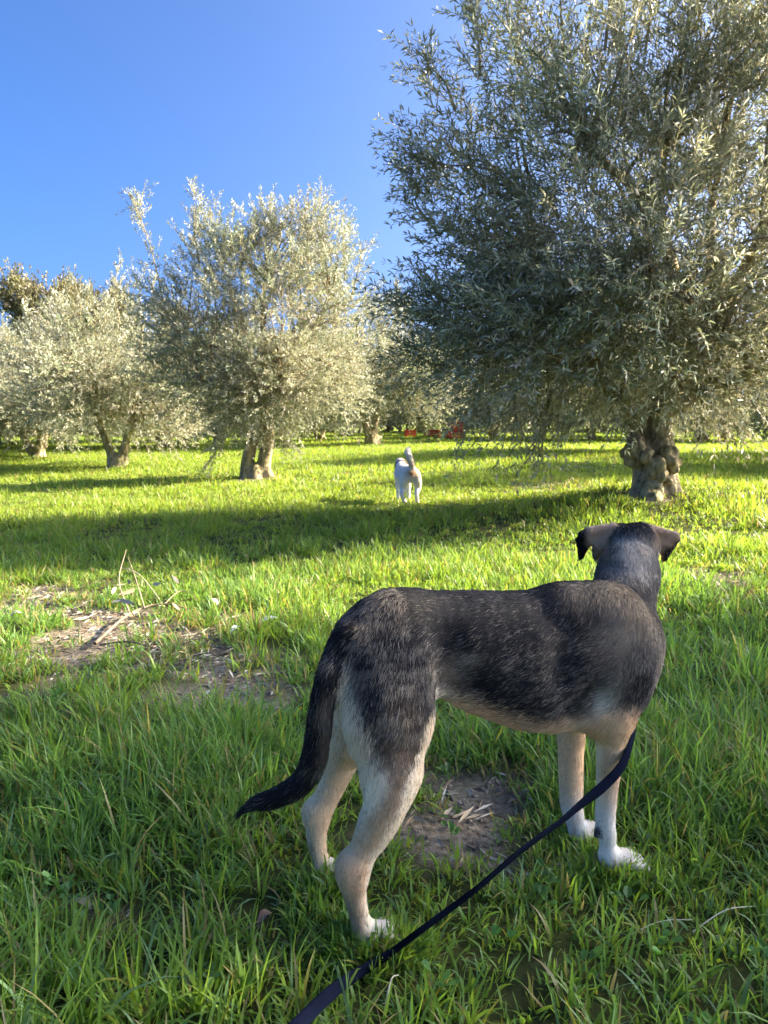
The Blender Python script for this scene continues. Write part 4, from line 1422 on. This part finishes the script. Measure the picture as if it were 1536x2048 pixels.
def white_dog():
    rng = np.random.default_rng(202)
    g = ground_at(822, 1006)
    y0 = g[1]
    def Q(px, py, dy=0.0):
        return P(px, py, y0 + dy)
    m = y0 / FPX
    F = Field(Q(770, 1015, -.3) - A([.05, 0, .05]), Q(870, 885, 1.0) + A([.05, 0, .1]), .0085)
    def ch(pts, k, pid, flat=1, ax=None):
        F.chain([(Q(p[0], p[1], p[3]), p[2] * m) for p in pts], k, pid, flat, ax)
    BODY, LEG, TAILP, HEADP, EARP = 1, 2, 3, 4, 5
    ch([(820, 948, 17.5, .0), (816, 948, 18.5, .16), (811, 947, 19, .32), (806, 946, 18, .44)], .05, BODY)
    ch([(831, 948, 9, -.02), (835, 962, 8.5, -.03), (836, 976, 6, .0), (833, 986, 4.2, -.05), (834, 998, 3.6, -.02), (834, 1004, 4, .01)], .03, LEG)
    ch([(810, 950, 10, -.02), (807, 964, 9, -.02), (806, 978, 6.5, .0), (804, 988, 4.6, -.06), (808, 1000, 3.8, -.02), (810, 1006, 4.2, .01)], .03, LEG)
    ch([(799, 952, 10, .42), (797, 968, 6.5, .44), (797, 985, 4.4, .43), (797, 1000, 3.8, .42), (798, 1004, 4.2, .45)], .03, LEG)
    ch([(814, 955, 9, .44), (816, 972, 6, .46), (817, 990, 4.2, .45), (817, 1002, 4, .46)], .03, LEG)
    tl = [(824, 940, 5, -.04), (823, 930, 5.5, -.08), (820, 919, 5.5, -.1), (816, 909, 5.2, -.08), (815, 902, 4.5, -.05), (817, 898, 2.5, -.03)]
    ch(tl, .02, TAILP)
    ch([(805, 940, 13, .44), (801, 929, 10, .56)], .04, BODY)
    ch([(800, 925, 9.5, .60), (799, 926, 8, .68)], .02, HEADP)
    ch([(799, 929, 5.5, .70), (798, 932, 4, .82)], .02, HEADP)
    F.tri(Q(794, 918, .60), Q(791, 932, .60), Q(797, 926, .64), .012, .012, EARP)
    F.tri(Q(807, 918, .60), Q(810, 930, .60), Q(804, 926, .64), .012, .012, EARP)
    v, q, ids, e = F.surface(2)
    nv = len(v)
    px, py = project(v)
    WHITE, CREAM, APR = A([.78, .75, .70]), A([.66, .53, .36]), A([.55, .33, .17])
    c = np.repeat(WHITE[None], nv, 0)
    def mixc(c, d, w):
        return c * (1 - w[:, None]) + d * w[:, None]
    c = mixc(c, CREAM, sstep(822, 834, px) * sstep(985, 960, py) * .65 * (ids != TAILP))
    w = np.exp(-(((px - 823) / 11) ** 2 + ((py - 946) / 8) ** 2)) * (ids != TAILP); c = mixc(c, APR, np.clip(w * 1.1, 0, 1))
    w = np.exp(-(((px - 823) / 2.6) ** 2 + ((py - 947) / 2.6) ** 2)) * (v[:, 1] < y0 - .06) * (ids != TAILP); c = mixc(c, A([.04, .03, .03]), np.clip(w * 1.2, 0, 1))
    c = mixc(c, CREAM, .55 * sstep(912, 930, py) * (ids == TAILP))
    c = mixc(c, A([.22, .14, .09]), .9 * (ids == EARP))
    H = nrm(Q(806, 946, .44) - Q(820, 948, 0))
    flow = np.repeat((-H * .6 + A([0, 0, -.7]))[None], nv, 0)
    flow[ids == TAILP] = A([0, -.3, 1.0])
    flow[ids == LEG] = A([0, -.1, -1.0])
    ln = np.where(ids == TAILP, .030, np.where(ids == LEG, .012, .016))
    root = empty('dog', g, 'white dog with an apricot rump walking away through the meadow, tail raised', 'dog')
    off = Vector([-x for x in g])
    obj('body', make_mesh('body', v, q, M_SKIN, c), root).location = off
    def colf(rt, T, w_, rng):
        return (c[T] * w_[..., None]).sum(1) * (.8 + .35 * rng.random((len(rt), 1)))
    fur('fur', v, q, colf, flow, ln, 26000, rng, root, rw=.0011).location = off
    # a thin dark collar
    p0, p1 = Q(805, 938, .47), Q(802, 931, .56)
    ax = nrm(p1 - p0); s1 = nrm(np.cross(ax, A([0, 0, 1.]))); s2 = np.cross(ax, s1)
    th = np.linspace(0, 2 * math.pi, 33)
    ring = p1 + (s1[None] * np.cos(th)[:, None] + s2[None] * np.sin(th)[:, None]) * (12.6 * m)
    vv, qq = tube(ring, .010, 6)
    obj('collar', make_mesh('collar', vv, qq, new_plain('worn_leather', (.10, .055, .03), .6)), root).location = off
white_dog()

# ------------------------------------------------------------------ red crates under the far trees
M_RED = new_plain('red_plastic', (.50, .045, .028), .45)
def box(acc, lo, hi, bev=0.0):
    lo, hi = A(lo, float), A(hi, float)
    v = A([[x, y, z] for x in (0, 1) for y in (0, 1) for z in (0, 1)]) * (hi - lo) + lo
    f = A([[0, 1, 3, 2], [4, 6, 7, 5], [0, 4, 5, 1], [2, 3, 7, 6], [0, 2, 6, 4], [1, 5, 7, 3]])
    acc.add(v, f)
def bx(name, lo, hi):
    a = Acc()
    box(a, lo, hi)
    return a.mesh(name, M_RED, False)
CW, CD, CH = .62, .42, .36
CR = [('base', bx('base', (-CW / 2 + .02, -CD / 2 + .02, 0), (CW / 2 - .02, CD / 2 - .02, .02)))]
for sy in (-1, 1):
    y = sy * (CD / 2 - .012)
    for k in range(3):
        CR.append(('slat', bx('slat', (-CW / 2 + .035, y - .008, .03 + k * .115), (CW / 2 - .035, y + .008, .125 + k * .115))))
for sx in (-1, 1):
    x = sx * (CW / 2 - .012)
    for k in range(3):
        CR.append(('slat', bx('slat', (x - .008, -CD / 2 + .035, .03 + k * .115), (x + .008, CD / 2 - .035, .125 + k * .115))))
    for sy in (-1, 1):
        CR.append(('corner_post', bx('corner_post', (sx * CW / 2 - (.034 if sx > 0 else 0), sy * CD / 2 - (.034 if sy > 0 else 0), 0.003),
                                     (sx * CW / 2 + (.034 if sx < 0 else 0), sy * CD / 2 + (.034 if sy < 0 else 0), CH))))
CR.append(('rim', None))
ra = Acc()
for s in (-1, 1):
    box(ra, (-CW / 2 - .01, s * CD / 2 - .022, CH), (CW / 2 + .01, s * CD / 2 + .022, CH + .03))
    box(ra, (s * CW / 2 - .022, -CD / 2 + .0225, CH), (s * CW / 2 + .022, CD / 2 - .0225, CH + .03))
CR[-1] = ('rim', ra.mesh('rim', M_RED, False))
def crate(pos, rz, sc, label):
    r = empty('crate', pos, label, 'crate', 'red harvest crates under the far olives')
    r.rotation_euler = (0, 0, rz)
    r.scale = (sc, sc, sc)
    for n_, me in CR:
        obj(n_, me, r)
D_CR = 44.0
def cpos(px, d, lift=0.0):
    x = (px - 768) / FPX * d
    return (x, d, float(gz(x, d)) + lift)
HS = (CH + .03)
for px, d, stack, sc, rz, labs in (
        (912, 38.0, 2, 1.08, .1, ('bright red crate at the bottom of the rightmost stack', 'bright red crate on top of the rightmost stack')),
        (897, 42.0, 1, .8, .5, ('small red crate just left of the rightmost stack',)),
        (868, 44.0, 1, 1.1, -.2, ('dark red crate in shade, between the two bright groups',)),
        (820, 46.0, 1, 1.05, .15, ('red crate leftmost of the row under the far olives',))):
    for k in range(stack):
        crate(cpos(px, d, .02 + k * HS * sc), rz + .08 * k, sc, labs[k])

# ------------------------------------------------------------------ litter: dead leaves, stalks and twigs on the ground
def litter():
    rng = np.random.default_rng(303)
    acc = Acc()
    n = 5200
    bi = rng.choice(len(BARE), n, p=(lambda w: w / w.sum())(A([b[2] * b[3] * b[4] + (.30 if b[0] < -.8 else .02) for b in BARE])))
    B = A(BARE)[bi]
    x = B[:, 0] + rng.normal(0, .55, n) * B[:, 2]
    y = np.maximum(B[:, 1] + rng.normal(0, .55, n) * B[:, 3], .5)
    z = gz(x, y) + rng.random(n) * .012 - .012
    L = .02 + .06 * rng.random(n)
    W = .0015 + .004 * (rng.random(n) ** 2)
    a = rng.random(n) * 6.28
    d = np.stack([np.cos(a), np.sin(a), rng.normal(0, .12, n)], -1)
    s = np.stack([-np.sin(a), np.cos(a), rng.normal(0, .3, n)], -1)
    p = np.stack([x, y, z], -1)
    V = np.stack([p, p + d * (L * .5)[:, None] + s * W[:, None] + A([0, 0, .004]), p + d * L[:, None], p + d * (L * .5)[:, None] - s * W[:, None]], 1).reshape(-1, 3)
    i0 = np.arange(n)[:, None] * 4
    f = np.concatenate([i0 + A([[0, 1, 2]]), i0 + A([[0, 2, 3]])])
    pal = A([[.34, .28, .19], [.44, .40, .32], [.22, .16, .10], [.30, .31, .25], [.12, .09, .06]])
    c = pal[rng.integers(0, 5, n)] * (.7 + .6 * rng.random((n, 1)))
    acc.add(V, f, np.repeat(c, 4, 0))
    o = obj('litter', acc.mesh('litter', M_LITTER, False))
    tag(o, 'dry olive leaves and straw scattered over the bare soil', 'litter', kind='stuff')
    # pebbles and clods
    acc = Acc()
    ico = A([[0, 0, 1], [1, 0, 0], [0, 1, 0], [-1, 0, 0], [0, -1, 0], [0, 0, -.6]], float)
    fi = A([[0, 1, 2], [0, 2, 3], [0, 3, 4], [0, 4, 1], [5, 2, 1], [5, 3, 2], [5, 4, 3], [5, 1, 4]])
    for k in range(2400):
        b = BARE[rng.integers(0, len(BARE))]
        xx, yy = b[0] + rng.normal(0, .45) * b[2], max(b[1] + rng.normal(0, .45) * b[3], .5)
        r = .002 + .011 * rng.random() ** 4
        vv = ico * (r * (.6 + .8 * rng.random((6, 3)))) + A([xx, yy, float(gz(xx, yy)) - .016])
        acc.add(vv, fi, A([.26, .21, .155]) * (.6 + .7 * rng.random()))
    o = obj('soil_crumbs', acc.mesh('soil_crumbs', M_LITTER, True))
    tag(o, 'crumbs of dry soil and grit on the bare patches', 'soil', kind='stuff')

    def stalk(name, px0, py0, px1, py1, h, r, colr, label, cat='stalk'):
        a_, b_ = ground_at(px0, py0), ground_at(px1, py1)
        m_ = (a_ + b_) / 2 + A([0, 0, h])
        b_ = b_ + A([0, 0, h * .8])
        ac = Acc()
        vv, qq = tube(curve_pts([a_, m_, b_], 12), np.linspace(r, r * .5, 12), 6, .3)
        ac.add(vv, qq, colr)
        tag(obj(name, ac.mesh(name, M_LITTER)), label, cat, 'dry stalks in the grass')
    stalk('dry_stalk', 765, 2050, 797, 1998, .05, .0016, A([.62, .52, .34]), 'short pale straw stalk at the bottom edge, right of the leash')
    stalk('dry_stalk', 1385, 1865, 1510, 1835, .028, .0014, A([.62, .55, .40]), 'pale jointed straw stalk lying in grass at the lower right')
    stalk('dry_stalk', 1250, 1880, 1385, 1862, .022, .0009, A([.60, .52, .38]), 'thin straw stalk touching the pale jointed one')
    stalk('dry_stalk', 330, 1215, 240, 1160, .10, .0035, A([.50, .43, .28]), 'tall bent dry stem standing above the leaf litter at the left')
    stalk('dry_stalk', 120, 1600, 190, 1640, .07, .0012, A([.55, .55, .40]), 'thin pale stalk bent in the grass at the left')

    # the dry olive branch that lies in the litter: stem, side twigs, leaves
    rt = ground_at(330, 1225)
    root = empty('fallen_branch', rt, 'dry olive branch with withered leaves lying in the litter at the left', 'branch')
    def sub(name, ctrl, r, colr):
        ac = Acc()
        vv, qq = tube(curve_pts([ground_at(px, py) + A([0, 0, h]) for px, py, h in ctrl], 14), np.linspace(r, r * .4, 14), 6, .35)
        ac.add(vv - rt, qq, colr)
        obj(name, ac.mesh(name, M_LITTER), root)
    BR = A([.22, .165, .11])
    sub('stem', [(190, 1292, .01), (260, 1240, .03), (330, 1228, .05), (400, 1235, .02)], .007, BR)
    sub('side_twig', [(260, 1240, .03), (240, 1205, .12), (255, 1165, .2)], .004, BR * 1.6)
    sub('side_twig', [(290, 1234, .04), (270, 1190, .12), (258, 1170, .17)], .0035, BR * 1.5)
    sub('side_twig', [(330, 1228, .05), (360, 1205, .06), (395, 1210, .05)], .003, BR * 1.3)
    lv = None
    for k in range(16):
        px, py = rng.uniform(215, 400), rng.uniform(1180, 1250)
        p0 = ground_at(px, py) + A([0, 0, .02 + .09 * rng.random()]) - rt
        a_ = rng.random() * 6.28
        d_ = A([math.cos(a_), math.sin(a_), rng.normal(-.2, .3)])
        s_ = nrm(np.cross(d_, rng.normal(size=3)))
        l_ = rng.uniform(.06, .10)
        vv = np.stack([p0, p0 + d_ * l_ * .3 + s_ * .010, p0 + d_ * l_ * .7 + s_ * .009, p0 + d_ * l_, p0 + d_ * l_ * .7 - s_ * .009, p0 + d_ * l_ * .3 - s_ * .010])
        ac = Acc()
        ac.add(vv, A([[0, 1, 2], [0, 2, 3], [0, 3, 4], [0, 4, 5]]), pal[rng.choice([0, 1, 3])] * rng.uniform(.8, 1.3))
        obj('withered_leaf', ac.mesh('withered_leaf', M_LITTER, False), root)
    # single twigs and leaves one can point at
    def twig(px0, py0, px1, py1, label, r=.004):
        a_, b_ = ground_at(px0, py0) + A([0, 0, .012]), ground_at(px1, py1) + A([0, 0, .012])
        ac = Acc()
        vv, qq = tube(curve_pts([a_, (a_ + b_) / 2 + A([0, .02, .015]), b_], 10), np.linspace(r, r * .5, 10), 6, .4)
        ac.add(vv, qq, A([.13, .10, .075]))
        tag(obj('twig', ac.mesh('twig', M_LITTER)), label, 'twig', 'twigs on the bare soil')
    twig(200, 1296, 310, 1304, 'dark bare twig at the front edge of the leaf litter', .005)
    twig(360, 1296, 440, 1290, 'grey bare twig right of the leaf litter')
    twig(150, 1222, 205, 1210, 'thin twig in the litter behind the fallen branch', .003)
    def leaf(px, py, L_, W_, a_, colr, label, curl=.01, up=.03):
        p0 = ground_at(px, py) + A([0, 0, up])
        d_ = A([math.cos(a_), math.sin(a_), .25])
        s_ = A([-math.sin(a_), math.cos(a_), .2])
        t = np.linspace(0, 1, 7)
        prof = np.sin(np.pi * np.clip(t * .94 + .03, 0, 1)) ** .8
        vv = []
        for tt, pr in zip(t, prof):
            c0 = p0 + d_ * L_ * tt + A([0, 0, curl * math.sin(tt * 3.1)])
            vv += [c0 - s_ * W_ * pr + A([0, 0, curl * .5 * pr]), c0, c0 + s_ * W_ * pr + A([0, 0, curl * .5 * pr])]
        vv = A(vv)
        fs = []
        for k in range(6):
            for j in range(2):
                fs.append([k * 3 + j, k * 3 + j + 1, k * 3 + 4 + j, k * 3 + 3 + j])
        ac = Acc()
        ac.add(vv, A(fs), colr)
        tag(obj('dead_leaf', ac.mesh('dead_leaf', M_LITTER)), label, 'leaf', 'dead leaves on the grass')
    leaf(516, 1262, .085, .018, .3, A([.50, .52, .50]), 'pale grey dead leaf on the grass left of the dark dog, rightmost of three')
    leaf(436, 1222, .07, .014, 2.2, A([.55, .53, .46]), 'pale dead leaf farther back left of the dark dog')
    leaf(462, 1282, .06, .012, 1.1, A([.38, .42, .38]), 'grey green dead leaf on bare soil left of the dark dog')
    leaf(515, 1880, .035, .008, .9, A([.16, .10, .07]), 'curled brown dead leaf in the grass below the tail', .010, .02)
    leaf(185, 1840, .04, .011, 2.8, A([.13, .12, .085]), 'flat grey brown dead leaf in the dark hollow at the lower left', .006, .02)
    leaf(20, 1250, .05, .012, .4, A([.62, .56, .42]), 'small cream dead leaf at the left edge', .01, .04)
litter()
